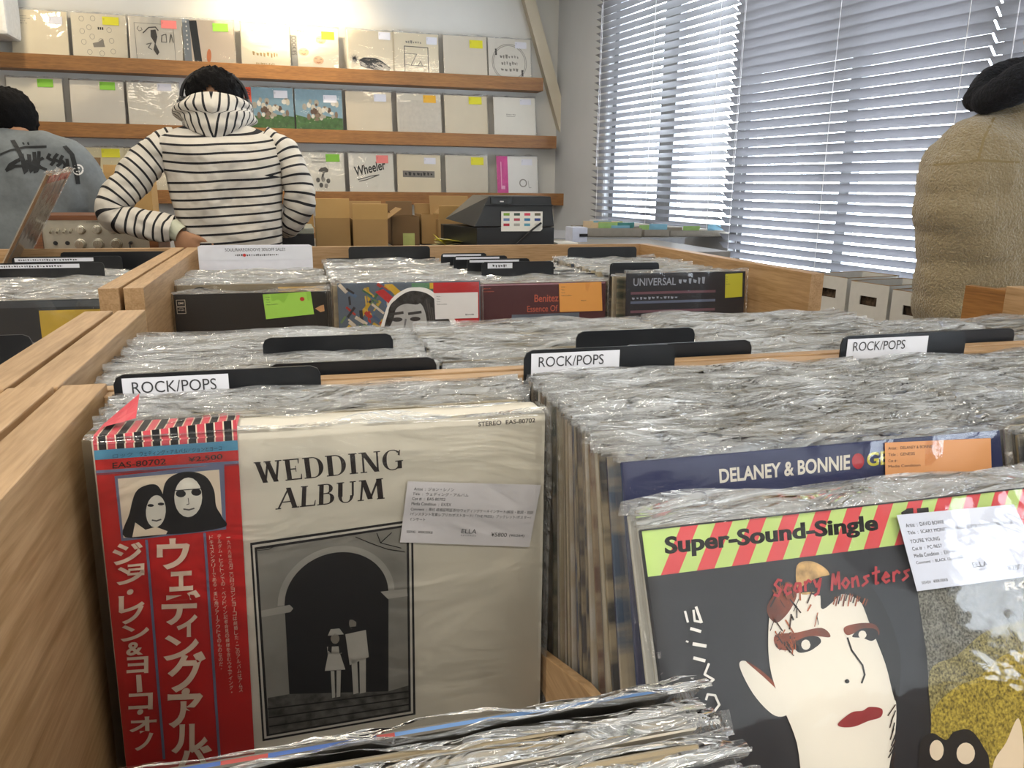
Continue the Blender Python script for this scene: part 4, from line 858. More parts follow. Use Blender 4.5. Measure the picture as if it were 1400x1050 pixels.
# ---- far unit C
zC = lambda y: ZF
def colC(label, group, x, y0, y1, n, zt):
    row(label, group, x, zt - 0.312, series(y0, y1, n), [R(3)] * n, jz=0.004)
def front(label, x, y, zt, color, edge=None): return cover_thing('record', label, x, y, zt, R(3), color, edge=edge)
colC('plastic-sleeved record behind the khaki cover under the sale card', 'records in the far bin under the sale card', -0.250, 1.86, 2.12, 14, 0.962)
colC('plastic-sleeved record behind the cover with the grey face', 'records in the far bin behind the face cover', 0.082, 1.75, 2.22, 24, 0.968)
colC('plastic-sleeved record behind the maroon cover', 'records in the far bin behind the maroon cover', 0.412, 1.80, 2.22, 20, 0.960)
colC('plastic-sleeved record behind the dark glare-lit cover', 'records in the far bin behind the glare-lit cover', 0.740, 1.74, 2.22, 22, 0.974)
t = front('khaki brown record cover with a round black logo, second in the far left bin', -0.246, 1.833, 0.963, '8A7D66')
a = Art(step=.0001)
for r_, w_ in ((20, 3), (13, 2.5)): a.line([(47 + r_ * math.cos(k * .35), 26 + r_ * math.sin(k * .35)) for k in range(18)], w_, K, up=False, closed=True)
a.poly([(38, 24), (47, 12), (56, 24), (47, 30)], K); a.done('printed_logo', t)
sticker(t, [(210, 8), (309, 8), (309, 62), (210, 62)], 'D3A43A', FAINT, dot=(.75, .25)); link('plastic_bag', BAGF[1], t)
t = front('black record cover with green sticker, front of the far bin beside the wooden post', -0.248, 1.79, 0.949, '1B1C1E')
a = Art(step=.0001)
for v in (12, 27): a.line([(5, v), (22, v), (22, v + 13.5), (5, v + 13.5)], .9, CRM, closed=True)
a.t('EMI', 8.5, 16.5, 10, 4.5, CRM, .02); a.t('~ODEON', 7.5, 32, 12, 3.5, CRM, .02); a.line([(9, 31), (13.5, 28.5), (18, 31)], .7, CRM); a.poly([(289, 38), (300, 32), (308, 30), (309, 44), (300, 46)], mat('D9A877', .5)); a.done('printed_logo', t)
sticker(t, [(180, 4), (281, 0), (286, 50), (184, 58)], '9ED052', FAINT, dot=(.8, .3)); link('plastic_bag', BAGF[2], t)
# cover with bright brush strokes and a grey face (plain stand-in)
t = front('colourful paint-streaked record cover with a large grey face and white sticker', 0.088, 1.735, 0.972, '5E6A78')
a = Art(step=.00004); rnd = random.Random(5); cols = [mat(c, .5, nz=.1) for c in ('C8A42C', '3E6B4A', '4A6688', 'B83A2E', 'D9CDBB', '2E3036', '6E8A5A', 'D3B04A', '57728F')]
for k in range(90):
    u, v = rnd.uniform(8, 150), rnd.uniform(5, 140); an = rnd.choice((.6, .7, 2.2, 1.5, .75)); L_ = rnd.uniform(8, 32); w_ = rnd.uniform(3, 8)
    dx, dy = math.cos(an) * L_ / 2, math.sin(an) * L_ / 2; a.L += 0.2; a.line([(max(5, u - dx), max(4, v - dy)), (min(200, u + dx), v + dy)], w_, cols[k % 9], False)
a.poly([(80, 20), (98, 14), (135, 48), (122, 58)], mat('C02A2E', .5)); a.poly([(100, 4), (118, 4), (150, 34), (138, 44)], mat('D6AE30', .5)); a.rect(160, 3, 214, 18, mat('5A8A62', .5)); a.rect(200, 3, 240, 16, mat('D6AE30', .5))
a.rect(208, 3, 312, 180, mat('C22A30', .5, nz=.05))
HAIR = mat('3A3B3D', .5, nz=.45, scale=70)
a.blob([(85, 120), (95, 80), (112, 40), (140, 18), (165, 12), (200, 18), (232, 50), (255, 85), (268, 130), (270, 200), (80, 200)], KW)
a.blob([(95, 120), (102, 80), (118, 45), (145, 24), (170, 20), (200, 30), (228, 60), (246, 95), (260, 140), (258, 200), (100, 200)], HAIR)
a.blob([(112, 62), (125, 46), (150, 40), (176, 46), (188, 66), (192, 100), (186, 140), (168, 180), (136, 180), (118, 140), (109, 100)], mat('BDBDBB', .5, nz=.06))
a.blob([(106, 100), (108, 60), (122, 40), (150, 32), (182, 38), (172, 50), (145, 48), (125, 58), (118, 80)], HAIR)
for k in range(9): a.line([(192 + k * 6, 40 + k * 9), (204 + k * 5, 120 + k * 8)], 2.2, MG, up=(k == 0))
a.L += 1; FD = mat('3A3A3C', .5)
for c_ in (126, 166): a.disc(c_, 82, 12, 5, FD, 12, False); a.line([(c_ - 14, 70), (c_ + 13, 67)], 6, FD, False)
a.line([(145, 82), (140, 108), (154, 113)], 4, mat('77777A', .5), False); a.disc(147, 114, 15, 6, mat('55565A', .5), 12, False); a.disc(147, 136, 18, 6, FD, 14, False)
a.done('printed_cover', t)
sticker(t, [(209, 26), (309, 26), (309, 84), (211, 84)], 'DCDAD8', FAINT + (('~¥1200', .7, .82, .2, .08),)); link('plastic_bag', BAGF[3], t)
t = front('maroon record cover with orange lettering and an orange sticker', 0.412, 1.785, 0.958, '572C33')
a = Art(step=.0001); TO = mat('C8624A', .5); a.rect(2, 2, 313, 5, mat('B58A94', .5)); a.t('Benitez', 134, 28, 60, 18, TO, .015); a.t('Essence Of L', 116, 54, 88, 15, TO, .01); a.t('~STEREO', 8, 10, 20, 3, TO); a.t('~BLUE NOTE', 8, 17, 28, 3, TO)
a.rect(78, 74, 247, 240, mat('6B7684', .5, nz=.15, scale=14)); a.poly([(100, 140), (150, 122), (200, 118), (240, 130), (247, 150), (247, 200), (90, 200)], mat('8A6A5A', .5, nz=.2, scale=14)); a.disc(170, 140, 30, 9, mat('CF9A5A', .5)); a.disc(182, 126, 12, 6, KW); a.done('printed_cover', t)
sticker(t, [(194, 3), (302, 1), (306, 71), (197, 71)], 'DE9C4E', FAINT + (('~¥1500', .5, .6, .12, .05),)); link('plastic_bag', BAGF[4], t)
t = front('dark record cover lettered UNIVERSAL in front of the window glare', 0.752, 1.722, 0.983, '2A2D36')
a = Art(step=.0001); LGT = mat('A9B0BC', .5); a.t('UNIVERSAL', 18, 12, 110, 18, LGT, .01); a.t('~PLACES', 135, 12, 75, 18, LGT, .01)
for k in range(3): a.rect(12, 44 + k * 22, 235, 50 + k * 22, mat(('7A5560', '6C7890', '7A5560')[k], .5), up=False)
a.t('~AND THE BAND', 15, 56, 120, 7, LGT); a.done('printed_cover', t)
sticker(t, [(258, 6), (305, 4), (307, 62), (260, 64)], 'BDB93A', FAINT); link('plastic_bag', BAGF[5], t)
# sale card and dividers in the far bins
divider(-0.235, 2.19, 0.690, 0.285, 'long white sale card lettered SOUL/RAREGROOVE 30%OFF SALE', (0.0, 1.0), (0.0, 1.0, 40), [('SOUL/RAREGROOVE 30%OFF SALE!!', 66, 5, 150, 8), ('~♪ 店内の全商品 盤質良好 中古盤も対象です', 90, 20, 108, 6)], h=0.330, white=True)
a = Art(H=.33, y0=-.0022, step=.0003); a.disc(113, 24, 4, 4, mat('C2342E', .5)); dv = [o for o in bpy.data.objects if o.name.startswith('bin_divider') and 'sale card' in o.get('label', '')][0]; a.done('red_dot', dv)
for i in range(4):
    divider(0.445 - 0.02 * i, 1.90 + 0.075 * i, 0.66, 0.30 - 0.01 * i, 'black divider with a narrow white label strip in the stepped set before the register, %s' % ('frontmost', 'second', 'third', 'rearmost')[i], (0.0, 0.62 - .05 * i), (0.05 if i == 0 else 0.02, 0.26 if i == 0 else 0.5 - .03 * i, 16 if i == 0 else 9), [('~LATIN', 12, 3, 36, 8)] if i == 0 else None, 'stepped dividers', h=0.335 + 0.001 * i)
divider(0.742, 1.80, 0.66, 0.31, 'black divider with white label behind the glare-lit cover', (0.0, 0.42), (0.02, 0.02 + .001, 5), None, h=0.338)
divider(0.742, 2.2, 0.66, 0.31, 'black divider at the back of the far right bin', (0.1, 0.8), None, None, h=0.345)
divider(0.09, 2.3, 0.66, 0.31, 'flat black divider behind the face-cover records', (0.2, 0.95), None, None, h=0.345)
# far-left bin
colC('plastic-sleeved record behind the dark cover with the yellow strip, far left bin', 'records in the far left bin', -0.642, 1.69, 2.12, 20, 0.964)
t = front('dark grey record cover with a yellow strip, in crinkled shiny plastic, far left', -0.642, 1.655, 0.962, '30353A')
a = Art(step=.0001); a.rect(176, 20, 312, 82, mat('CDB04A', .35)); a.rect(2, 2, 312, 14, mat('4A5056', .4)); a.done('printed_cover', t); link('plastic_bag', bag_mesh(47, amp=0.005), t)
colC('plastic-sleeved record in the farthest bin column at the left edge', 'records in the far left outer bin', -1.01, 1.70, 2.10, 4, 0.968)
for i, (x, y, tb, cd) in enumerate(((-0.655, 2.03, (0, .72), (0.02, .56, 12)), (-0.655, 2.17, (0, .76), (.02, .56, 12)), (-0.64, 2.28, (.2, 1.0), None))):
    divider(x, y, 0.66, 0.32, ('black divider with white strip label, front one in the far left bin', 'black divider with white strip label, rear one in the far left bin', 'plain black divider before the amplifier')[i], tb, cd, [('~SOUL/FUNK/R&B 80s 12inch', 8, 2, 130, 5)] if cd else None, 'far left dividers', h=0.335 + .002 * i)
# =================================================================== BACK COUNTER
ZK = 0.925
t = thing('counter', 'long counter behind the far bins carrying amplifier, cartons and register', 'counter', (0, 0, 0))
obj('worktop', MB().prism([(-2.6, 2.95, ZK - 0.03), (1.75, 2.95, ZK - 0.03), (1.75, 3.75, ZK - 0.03), (-.3, 3.75, ZK - 0.03), (-.3, 3.30, ZK - 0.03), (-2.6, 3.30, ZK - 0.03)], (0, 0, 0.03)), mat('8C8A86', 0.4, nz=.05), t, bevel=.003)
obj('front_panel', MB().box((-2.6, 2.98, 0.0), (1.75, 3.0, ZK - 0.03)), TEAK[0], t)
obj('side_panel', MB().box((-2.6, 3.0, 0.0), (-2.57, 3.28, ZK - 0.03)), TEAK[1], t); obj('side_panel', MB().box((1.72, 3.0, 0.0), (1.75, 3.72, ZK - 0.03)), TEAK[1], t)
# amplifier
yA = 2.99; A0, A1 = ony(48, 349, yA), ony(218, 349, yA); wA = A1.x - A0.x; hA = ony(120, 292, yA).z - ZK - 0.006
t = thing('amplifier', 'silver stereo amplifier with knobs in a brown wooden case', 'amplifier', (A0.x, yA, ZK))
TK = 0.028; cs = MB(); cs.box((0, 0, 0.012), (TK, .28, hA)); cs.box((wA - TK, 0, 0.012), (wA, .28, hA)); cs.box((TK, 0, hA - 0.016), (wA - TK, .28, hA)); cs.box((TK, 0, 0.012), (wA - TK, .28, 0.026))
obj('wooden_case', cs, wood('amp_case', '5A3218', '82502B', 0), t)
pz0, pz1 = 0.026, hA - 0.016; obj('front_plate', MB().box((TK, 0.008, pz0), (wA - TK, 0.012, pz1)), mat('B9B4A6', 0.3, 0.7, nz=.03), t)
SIL = mat('C9C5B8', 0.22, 0.9, nz=.02); hP = pz1 - pz0; wP = wA - 2 * TK
def knob(fx, fz, r, name='knob', n=22):
    kb = MB(); c = (TK + wP * fx, 0.008, pz0 + hP * fz); kb.cyl(c, (0, -1, 0), r * 1.15, r * 1.1, 0.004, n); kb.cyl((c[0], 0.004, c[2]), (0, -1, 0), r, r * .86, 0.018, n); kb.box((c[0] - r * .1, -0.0155, c[2]), (c[0] + r * .1, -0.0142, c[2] + r * .8)); obj(name, kb, SIL, t, bevel=.0006)
for fx in (.36, .51, .66): knob(fx, .68, .0135)
for fx in (.34, .51, .68): knob(fx, .2, .0165)
for fx in (.09, .15, .21, .27, .75, .81, .87, .93):
    lv = MB(); c = (TK + wP * fx, .008, pz0 + hP * .68); lv.cyl(c, (0, -1, 0), .005, .005, .003, 12); lv.tube([(c[0], .005, c[2]), (c[0], -.012, c[2] - .008)], [.0028, .0045], 8); obj('toggle_lever', lv, SIL, t)
for fx in (.11, .22): obj('headphone_jack', MB().cyl((TK + wP * fx, .008, pz0 + hP * .24), (0, -1, 0), .007, .007, .003, 14), K, t)
a = Art(H=hA, y0=.0075, step=.0002); a.t('~INTEGRATED AMPLIFIER', (TK + wP * .42) * 1000, (hA - pz1) * 1000 + 4, wP * 210, 4, K, .02); a.done('lettering', t)
cb = MB(); c = (TK + wP * .82, .004, pz0 + hP * .24); cb.cyl(c, (0, -1, 0), .006, .004, .025, 12); cb.tube([(c[0], -.02, c[2]), (c[0] + .002, -.028, c[2] - .02), (c[0] + .006, -.03, c[2] - .045), (c[0] + .012, -.028, 0.004), (c[0] + .05, -.03, .004)], .0025, 8); obj('plugged_cable', cb, K, t, smooth=True)
for x in (.03, wA - .03): obj('foot', MB().cyl((x, .03, 0), (0, 0, 1), .014, .014, .012, 14), K, t)
# turntable bit right of the hooded person
yT = 2.99; B0 = ony(384, 345, yT)
t = thing('turntable', 'grey and black turntable corner beside the striped elbow', 'turntable', (B0.x - .30, yT, ZK))
w_ = ony(430, 330, yT).x - B0.x + .30; z1 = ony(400, 326, yT).z - ZK; z2 = ony(400, 312, yT).z - ZK
obj('foot', MB().cyl((w_ - .04, .05, 0), (0, 0, 1), .026, .022, z1 * .7, 18), K, t); obj('foot', MB().cyl((.04, .05, 0), (0, 0, 1), .026, .022, z1 * .7, 18), K, t)
obj('plinth', MB().box((0, 0, z1 * .55), (w_, .33, z1 + .015)), mat('1C1D20', .4), t, bevel=.003); obj('deck', MB().box((0, 0, z1 + .015), (w_, .33, z2)), mat('8E9186', .4, .4), t, bevel=.003)
obj('platter', MB().cyl((w_ * .45, .17, z2), (0, 0, 1), .145, .145, .012, 40), K, t); tb = MB(); tb.tube([(w_ - .05, .28, z2 + .02), (w_ - .05, .12, z2 + .022), (w_ - .09, .05, z2 + .018)], .004, 8); obj('tonearm', tb, SIL, t)
# cartons
t = thing('table', 'plain back table under the lowest ledge carrying cartons', 'table', (0, 0, 0)); obj('table_top', MB().box((-2.2, 4.4, ZK - .03), (.4, 5.0, ZK - .0005)), TEAK[0], t)
for lx in (-2.15, .3):
    for ly in (4.43, 4.92): obj('leg', MB().box((lx, ly, 0), (lx + .05, ly + .05, ZK - .03)), TEAK[2], t)
CB1 = mat('9A7B4F', .8, nz=.05, scale=6); CB2 = mat('B8955F', .8, nz=.05, scale=6); CB3 = mat('70573A', .8, nz=.05, scale=6)
def carton(px0, px1, pyt, yc, label, depth=.2, flaps=(), m=CB1, pyb=346, note=None):
    p0, p1 = ony(px0, pyb, yc), ony(px1, pyb, yc); h = ony((px0 + px1) / 2, pyt, yc).z - ZK; w = p1.x - p0.x
    t = thing('cardboard_box', label, 'box', (p0.x, yc, ZK), (0, 0, 0), 'open cartons on the counter')
    b = MB(); k = .004; b.box((0, 0, 0), (w, depth, k)); b.box((0, 0, 0), (w, k, h)); b.box((0, depth - k, 0), (w, depth, h)); b.box((0, k, 0), (k, depth - k, h)); b.box((w - k, k, 0), (w, depth - k, h)); obj('carton_body', b, m, t)
    for side, ang, L_ in flaps:
        an = R(ang); f = MB()
        if side == 'f': f.prism([(0, 0, h), (w, 0, h), (w, -L_ * math.cos(an), h + L_ * math.sin(an)), (0, -L_ * math.cos(an), h + L_ * math.sin(an))], (0, .003, .001))
        if side == 'b': f.prism([(0, depth, h), (w, depth, h), (w, depth + L_ * math.cos(an), h + L_ * math.sin(an)), (0, depth + L_ * math.cos(an), h + L_ * math.sin(an))], (0, .003, .001))
        if side == 'r': f.prism([(w, 0, h), (w, depth, h), (w + L_ * math.cos(an), depth, h + L_ * math.sin(an)), (w + L_ * math.cos(an), 0, h + L_ * math.sin(an))], (.001, 0, .003))
        if side == 'l': f.prism([(0, 0, h), (0, depth, h), (-L_ * math.cos(an), depth, h + L_ * math.sin(an)), (-L_ * math.cos(an), 0, h + L_ * math.sin(an))], (.001, 0, .003))
        obj('flap', f, CB2 if m is CB1 and side == 'f' else m, t)
    if note: 
        a = Art(H=h, y0=-.001, step=.0005); a.rect(*note, mat('A9AF6A', .6)); a.done('paper_note', t)
    return t
carton(434, 480, 298, 3.3, 'tall brown carton with raised front flap, right beside the striped elbow', flaps=(('f', 88, .075),))
carton(484, 531, 300, 3.27, 'brown carton with light front flap bent forward, second from the elbow', flaps=(('f', 78, .062), ('r', 35, .07), ('b', 70, .07)))
carton(537, 574, 296, 3.42, 'dark brown carton with a square paper note on its side', flaps=(('b', 75, .06), ('l', 60, .05)), m=CB3, note=(45, 70, 95, 125))
carton(577, 602, 293, 3.46, 'narrow brown carton between the noted carton and the register', flaps=(('r', 40, .05), ('b', 80, .04)))
carton(600, 655, 300, 3.40, 'low brown carton half hidden behind the black register', flaps=(('b', 70, .1), ('f', 70, .06)))
carton(396, 431, 282, 3.6, 'tan carton behind the striped elbow, left of the tall carton', flaps=(('b', 80, .05),), m=CB2)
carton(113, 139, 226, 4.55, 'grey-brown carton with tilted flap behind the grey t-shirt', flaps=(('b', 60, .05),), m=CB3)
carton(142, 215, 236, 4.50, 'tan carton seen under the raised striped arm', flaps=(('b', 80, .04),), m=CB2)
# paper bundle
yP = 3.06; p0 = ony(597, 348, yP)
t = thing('paper_stack', 'loose stack of yellow papers and envelopes before the black register', 'papers', (p0.x, yP, ZK))
for i in range(9):
    M_ = Matrix.Translation((.07, .08, .004 + i * .0048)) @ Matrix.Rotation(random.uniform(-.2, .2), 4, 'Z'); s_ = MB(); s_.grid(lambda u, v: M_ @ Vector(((u - .5) * (.15 - i * .006), (v - .5) * .11, .006 * math.sin(u * 3 + i))), 4, 2); obj('sheet', s_, mat(('C9C08F', 'D8CE3A', 'BDB38C')[i % 3], .7), t)
f = MB(); f.grid(lambda u, v: (u * .055, -.0 + v * .08, .012 + .045 * (1 - u) + .01 * v), 3, 2); obj('sheet', f, mat('D9CF35', .6), t)
# register / terminal
yR = 2.99; q = lambda x, y: ony(x, y, yR)
bl, br, ml, mr, tl_, tr_ = q(652, 347), q(757, 347), q(655, 316), q(757, 310), q(672, 268), q(752, 268)
t = thing('cash_register', 'black register with a white card of payment stickers on its side', 'register', (bl.x, yR, ZK))
w_ = br.x - bl.x; h1 = (mr.z - ZK); h2 = tl_.z - ZK
BLK = mat('1E2023', .38, nz=.03)
b_ = MB().prism([(-.085, .24, 0), (0, 0, 0), (w_, 0, 0), (w_, .3, 0), (-.085, .3, 0)], (0, 0, h1 - .002)); obj('base', b_, BLK, t, bevel=.003)
up = MB(); up.add([(-.01, 0, h1), (w_, 0, h1), (w_ + .0, .3, h1), (-.075, .26, h1 + .02), (.05, .015, h2), (w_ - .012, .015, h2), (w_ - .012, .26, h2), (.04, .26, h2)], [(0, 1, 5, 4), (1, 2, 6, 5), (2, 3, 7, 6), (3, 0, 4, 7), (4, 5, 6, 7), (0, 3, 2, 1)]); obj('upper_housing', up, BLK, t, bevel=.004)
obj('seam', MB().box((.03, .0, h2 - .035), (w_ - .008, .004, h2 - .031)), mat('0C0D0F', .3), t); obj('display_window', MB().box((.055, .002, h2 - .029), (.14, .012, h2 - .006)), mat('0A0A0C', .1), t)
obj('indicator', MB().box((.09, -.0005, h2 - .022), (.105, .002, h2 - .018)), mat('DADADA', .4), t)
px0 = q(685, 289); a = Art(H=h2, y0=-.003, step=.0004)
ux, vz = (px0.x - bl.x) * 1000, (tl_.z - px0.z) * 1000; x1, v1_ = (q(741, 316).x - bl.x) * 1000, (tl_.z - q(741, 316).z) * 1000
a.poly([(ux, vz), (x1, vz), (x1, v1_ - 8), (x1 - 8, v1_), (ux, v1_)], mat('E2E1DA', .4, nz=.01))
cw = (x1 - ux) / 4; ch = (v1_ - vz) / 3.8; cc = ['7AA03A', '3A4A42', 'C9405A', '6A6450', '6A84B0', 'B04A5A', '3A78A8', '3A4E88', 'B03040', 'A8A8A0', '5A9AB0', 'C8C8C0']; a.L += 1
for i in range(12): u, v = ux + (i % 4 + .22) * cw, vz + (i // 4 + .3) * ch; a.rect(u, v, u + cw * .58, v + ch * .5, mat(cc[i], .4), up=False)
a.done('sticker_card', t)
cb = MB(); cb.tube([(w_ * .82, -.006, h1 + .015), (w_ * .7, -.012, h1 - .01), (w_ * .55, -.012, h1 * .5), (w_ * .42, -.012, .012), (w_ * .3, -.02, .004)], .004, 8); obj('cable', cb, K, t, smooth=True)
# small white box right of it
yW = 3.05; p0, p1 = ony(762, 348, yW), ony(790, 348, yW)
t = thing('small_box', 'small white carton standing right of the black register', 'box', (p0.x, yW, ZK)); obj('carton_body', MB().box((0, 0, 0), (p1.x - p0.x, .12, ony(775, 332, yW).z - ZK)), mat('D8D6D0', .6), t, bevel=.002)
obj('printed_line', MB().box((.02, -.0005, .02), (.05, 0, .024)), LG, t)
yG = 3.55; p0 = ony(782, 341, yG)
t = thing('small_box', 'pale blue-white box with a black clip left of the grey cartons', 'box', (p0.x, yG, ZK)); obj('carton_body', MB().box((0, 0, 0), (.075, .1, ony(790, 311, yG).z - ZK)), mat('C2C8DC', .6), t, bevel=.002); obj('clip', MB().box((.035, -.004, .025), (.075, 0, .038)), K, t)
# grey cartons of coloured papers
def grey_box(px0, px1, pyt, y, label, papers):
    p0, p1 = ony(px0, 342, y), ony(px1, 342, y); w = p1.x - p0.x; h = ony((px0 + px1) / 2, pyt, y).z - ZK
    t = thing('grey_carton', label, 'box', (p0.x, y, ZK), (0, 0, R(-4)), 'grey cartons by the window')
    b = MB(); k = .006; b.box((0, 0, 0), (w, .32, k)); b.box((0, 0, 0), (w, k, h)); b.box((0, .32 - k, 0), (w, .32, h)); b.box((0, k, 0), (k, .32 - k, h)); b.box((w - k, k, 0), (w, .32 - k, h)); obj('carton_body', b, mat('8B857C', .8, nz=.04), t)
    for i in range(papers):
        x = .02 + (w - .12) * random.random(); c = ('7FB2C9', '9CC27A', 'D9B98A', 'C9D06A', '4A8A8A', 'E0C8A8')[i % 6]; y_ = .03 + i * .26 / max(1, papers); s_ = MB().box((x, y_, .01), (x + .1, y_ + .002, h + .012 + random.random() * .02)); obj('record_insert', s_, mat(c, .5), t)
    return t
# second counter under the window
t = thing('counter', 'low grey counter running under the far left window', 'counter', (0, 0, 0)); obj('worktop', MB().box((1.10, 3.80, ZK - .03), (1.98, 4.55, ZK)), mat('9A9EA6', .35), t); obj('front_panel', MB().box((1.12, 3.82, 0), (1.95, 3.84, ZK - .03)), mat('85888C', .6), t)
grey_box(802, 874, 312, 3.87, 'grey carton full of coloured inserts, left one under the window', 12)
grey_box(880, 913, 314, 3.87, 'narrow grey carton between two wider ones under the window', 2)
grey_box(915, 992, 315, 3.87, 'grey carton under the window with one green insert, right one', 2)
# =================================================================== SHELF WITH WHITE BOXES along the window wall
OFF = 0.34
t = thing('low_shelf', 'low grey shelf along the window carrying white handled boxes', 'shelf', (0, 0, 0))
zb_ = on_wall(1111, 430, OFF).z; s0_, s1_ = sof(1100, 374) + .35, -1.6
sh = MB(); wbox(sh, s0_, s1_, 0.50, 0.52, 0.03, 0.36); obj('shelf_board', sh, mat('A5A7A8', .5), t)
for s in (s0_, (s0_ + s1_) / 2, s1_ + .03):
    lg = MB(); wbox(lg, s, s - .03, 0, .50, .05, .34); obj('side_panel', lg, mat('A5A7A8', .5), t)
def white_box(pxl, pxr, pyt, label):
    a_ = on_wall(pxl, pyt, OFF); b_ = on_wall(pxr, pyt + 3, OFF); wd = (a_ - b_).length; zt = a_.z; sN = (b_ - WP).dot(WD)
    t = thing('handled_box', label, 'box', tuple(wallpos(sN, OFF, 0.52)), (0, 0, ANG), 'white handled boxes by the window')
    # local x along WD (away), local y: towards the room is +/-; room side is -WN
    ry = -(Matrix.Rotation(-ANG, 3, 'Z') @ WN).y; h = zt - 0.52; d = .28; wb = MB(); k = .005
    def bx(x0, x1, y0, y1, z0, z1, mi=0): wb.box((x0, min(-ry * y0, -ry * y1), z0), (x1, max(-ry * y0, -ry * y1), z1), mi)
    # y measured from the front face into the wall; the front has a slot handle
    c, hw, z_a, z_b = wd / 2, wd * .22, h - .085, h - .05
    bx(0, wd, 0, k, 0, z_a); bx(0, wd, 0, k, z_b, h); bx(0, c - hw, 0, k, z_a, z_b); bx(c + hw, wd, 0, k, z_a, z_b)
    bx(0, k, k, d, 0, h); bx(wd - k, wd, k, d, 0, h); bx(0, wd, d - k, d, 0, h); bx(0, wd, 0, d, 0, k)
    obj('carton_body', wb, mat('D4D2CC', .7, nz=.02), t)
    rim = MB(); wb2 = wb; wb = rim
    for x0, x1, y0, y1 in ((0, wd, 0, k), (0, wd, d - k, d), (0, k, 0, d), (wd - k, wd, 0, d)): bx(x0, x1, y0, y1, h, h + .002)
    obj('cut_edge', rim, CB1, t)
    cont = MB(); wb = cont; bx(k + .01, wd - k - .01, .02, d - .02, .01, h - .03); obj('stored_sleeves', cont, mat('5A4A3A', .8, nz=.4, scale=60), t)
white_box(1111, 1159.5, 374, 'white cardboard box with slot handle, farthest of the boxes by the window')
white_box(1164, 1217, 384, 'white cardboard box with slot handle, middle of the boxes by the window')
white_box(1221, 1283, 396, 'white cardboard box with slot handle, half hidden by the fleece coat')
# right-hand wooden crate
c0 = onz(1320, 390, .985); dirW = Vector((-0.152, .988, 0)); t = thing('wooden_crate', 'brown wooden bin panel in front of the fleece coat at the right edge', 'record bin', (c0.x, c0.y, 0), (0, 0, ANG - math.pi))
ws = (Matrix.Rotation(-(ANG - math.pi), 3, 'Z') @ Vector((1, 0, 0))).y; ys = 1 if ws > 0 else -1
def cy(y0, y1): return (min(ys * y0, ys * y1), max(ys * y0, ys * y1))
for (nm, x0, x1, y0, y1, z0, z1) in (('side_panel', 0, .7, 0, .018, .3, .985), ('side_panel', 0, .7, .34, .358, .3, .985), ('back_panel', 0, .018, .018, .34, .3, .975), ('front_panel', .682, .7, .018, .34, .3, .9), ('bottom_board', .018, .682, .018, .34, .3, .32), ('leg', 0, .04, 0, .04, 0, .3), ('leg', .66, .7, 0, .04, 0, .3), ('leg', 0, .04, .318, .358, 0, .3), ('leg', .66, .7, .318, .358, 0, .3)):
    a_, b_ = cy(y0, y1); obj(nm, MB().box((x0, a_, z0), (x1, b_, z1)), TEAK[0], t, bevel=.001)
#PEOPLE#
# =================================================================== PEOPLE
def remesh(mb, voxel, smooth=6):
    me = mb.mesh('tmp', []); o = link('tmp', me); md = o.modifiers.new('r', 'REMESH'); md.mode = 'VOXEL'; md.voxel_size = voxel; md.use_smooth_shade = True
    sm = o.modifiers.new('s', 'SMOOTH'); sm.factor = 0.6; sm.iterations = smooth
    dg = bpy.context.evaluated_depsgraph_get(); r = bpy.data.meshes.new_from_object(o.evaluated_get(dg)); bpy.data.objects.remove(o); return r
def limb(mb, pts, rad, seg=14):
    """smooth tapered limb with round ends"""
    P = [Vector(p) for p in pts]; Q, Rr = [], []
    for i in range(len(P) - 1):
        p0, p1, p2, p3 = P[max(0, i - 1)], P[i], P[i + 1], P[min(len(P) - 1, i + 2)]
        for k in range(5):
            t_ = k / 5; Q.append(0.5 * ((2 * p1) + (p2 - p0) * t_ + (2 * p0 - 5 * p1 + 4 * p2 - p3) * t_ * t_ + (3 * p1 - p0 - 3 * p2 + p3) * t_ ** 3)); Rr.append(rad[i] * (1 - t_) + rad[i + 1] * t_)
    Q.append(P[-1]); Rr.append(rad[-1]); mb.tube(Q, Rr, seg); mb.ball(Q[0], Rr[0], nu=12, nv=8); mb.ball(Q[-1], Rr[-1], nu=12, nv=8); return Q, Rr
def hand_mb(mb, wrist, dirv, side, s=1.0, curl=0.5):
    """palm, four unequal bent fingers and a thumb from the side of the palm"""
    d = Vector(dirv).normalized(); sd = Vector(side); sd = (sd - sd.dot(d) * d).normalized(); n = d.cross(sd)
    w = Vector(wrist); palm = w + d * .045 * s
    M_ = Matrix((sd, n, d)).transposed(); mb.ball(palm, (.040 * s, .017 * s, .052 * s), M=M_)
    for i, (o_, L_) in enumerate(((-.030, .068), (-.010, .078), (.010, .074), (.029, .058))):
        b = w + d * .078 * s + sd * o_ * s; c = curl * (.8 + .1 * i)
        k1 = b + (d * math.cos(c * .5) - n * math.sin(c * .5)) * L_ * .42 * s; k2 = k1 + (d * math.cos(c) - n * math.sin(c)) * L_ * .32 * s; k3 = k2 + (d * math.cos(c * 1.5) - n * math.sin(c * 1.5)) * L_ * .26 * s
        limb(mb, [b - d * .02, k1, k2, k3], [.0092 * s, .0088 * s, .0082 * s, .0074 * s], 8)
    b = w + d * .03 * s - sd * .030 * s; limb(mb, [b, b + (d * .7 - sd * .75) * .032 * s, b + (d * .95 - sd * .9 - n * .2) * .05 * s], [.0125 * s, .0105 * s, .0088 * s], 8)
def shade_attr(me, vals, nm='stripe'):
    at = me.attributes.new(nm, 'FLOAT', 'POINT'); at.data.foreach_set('value', vals)
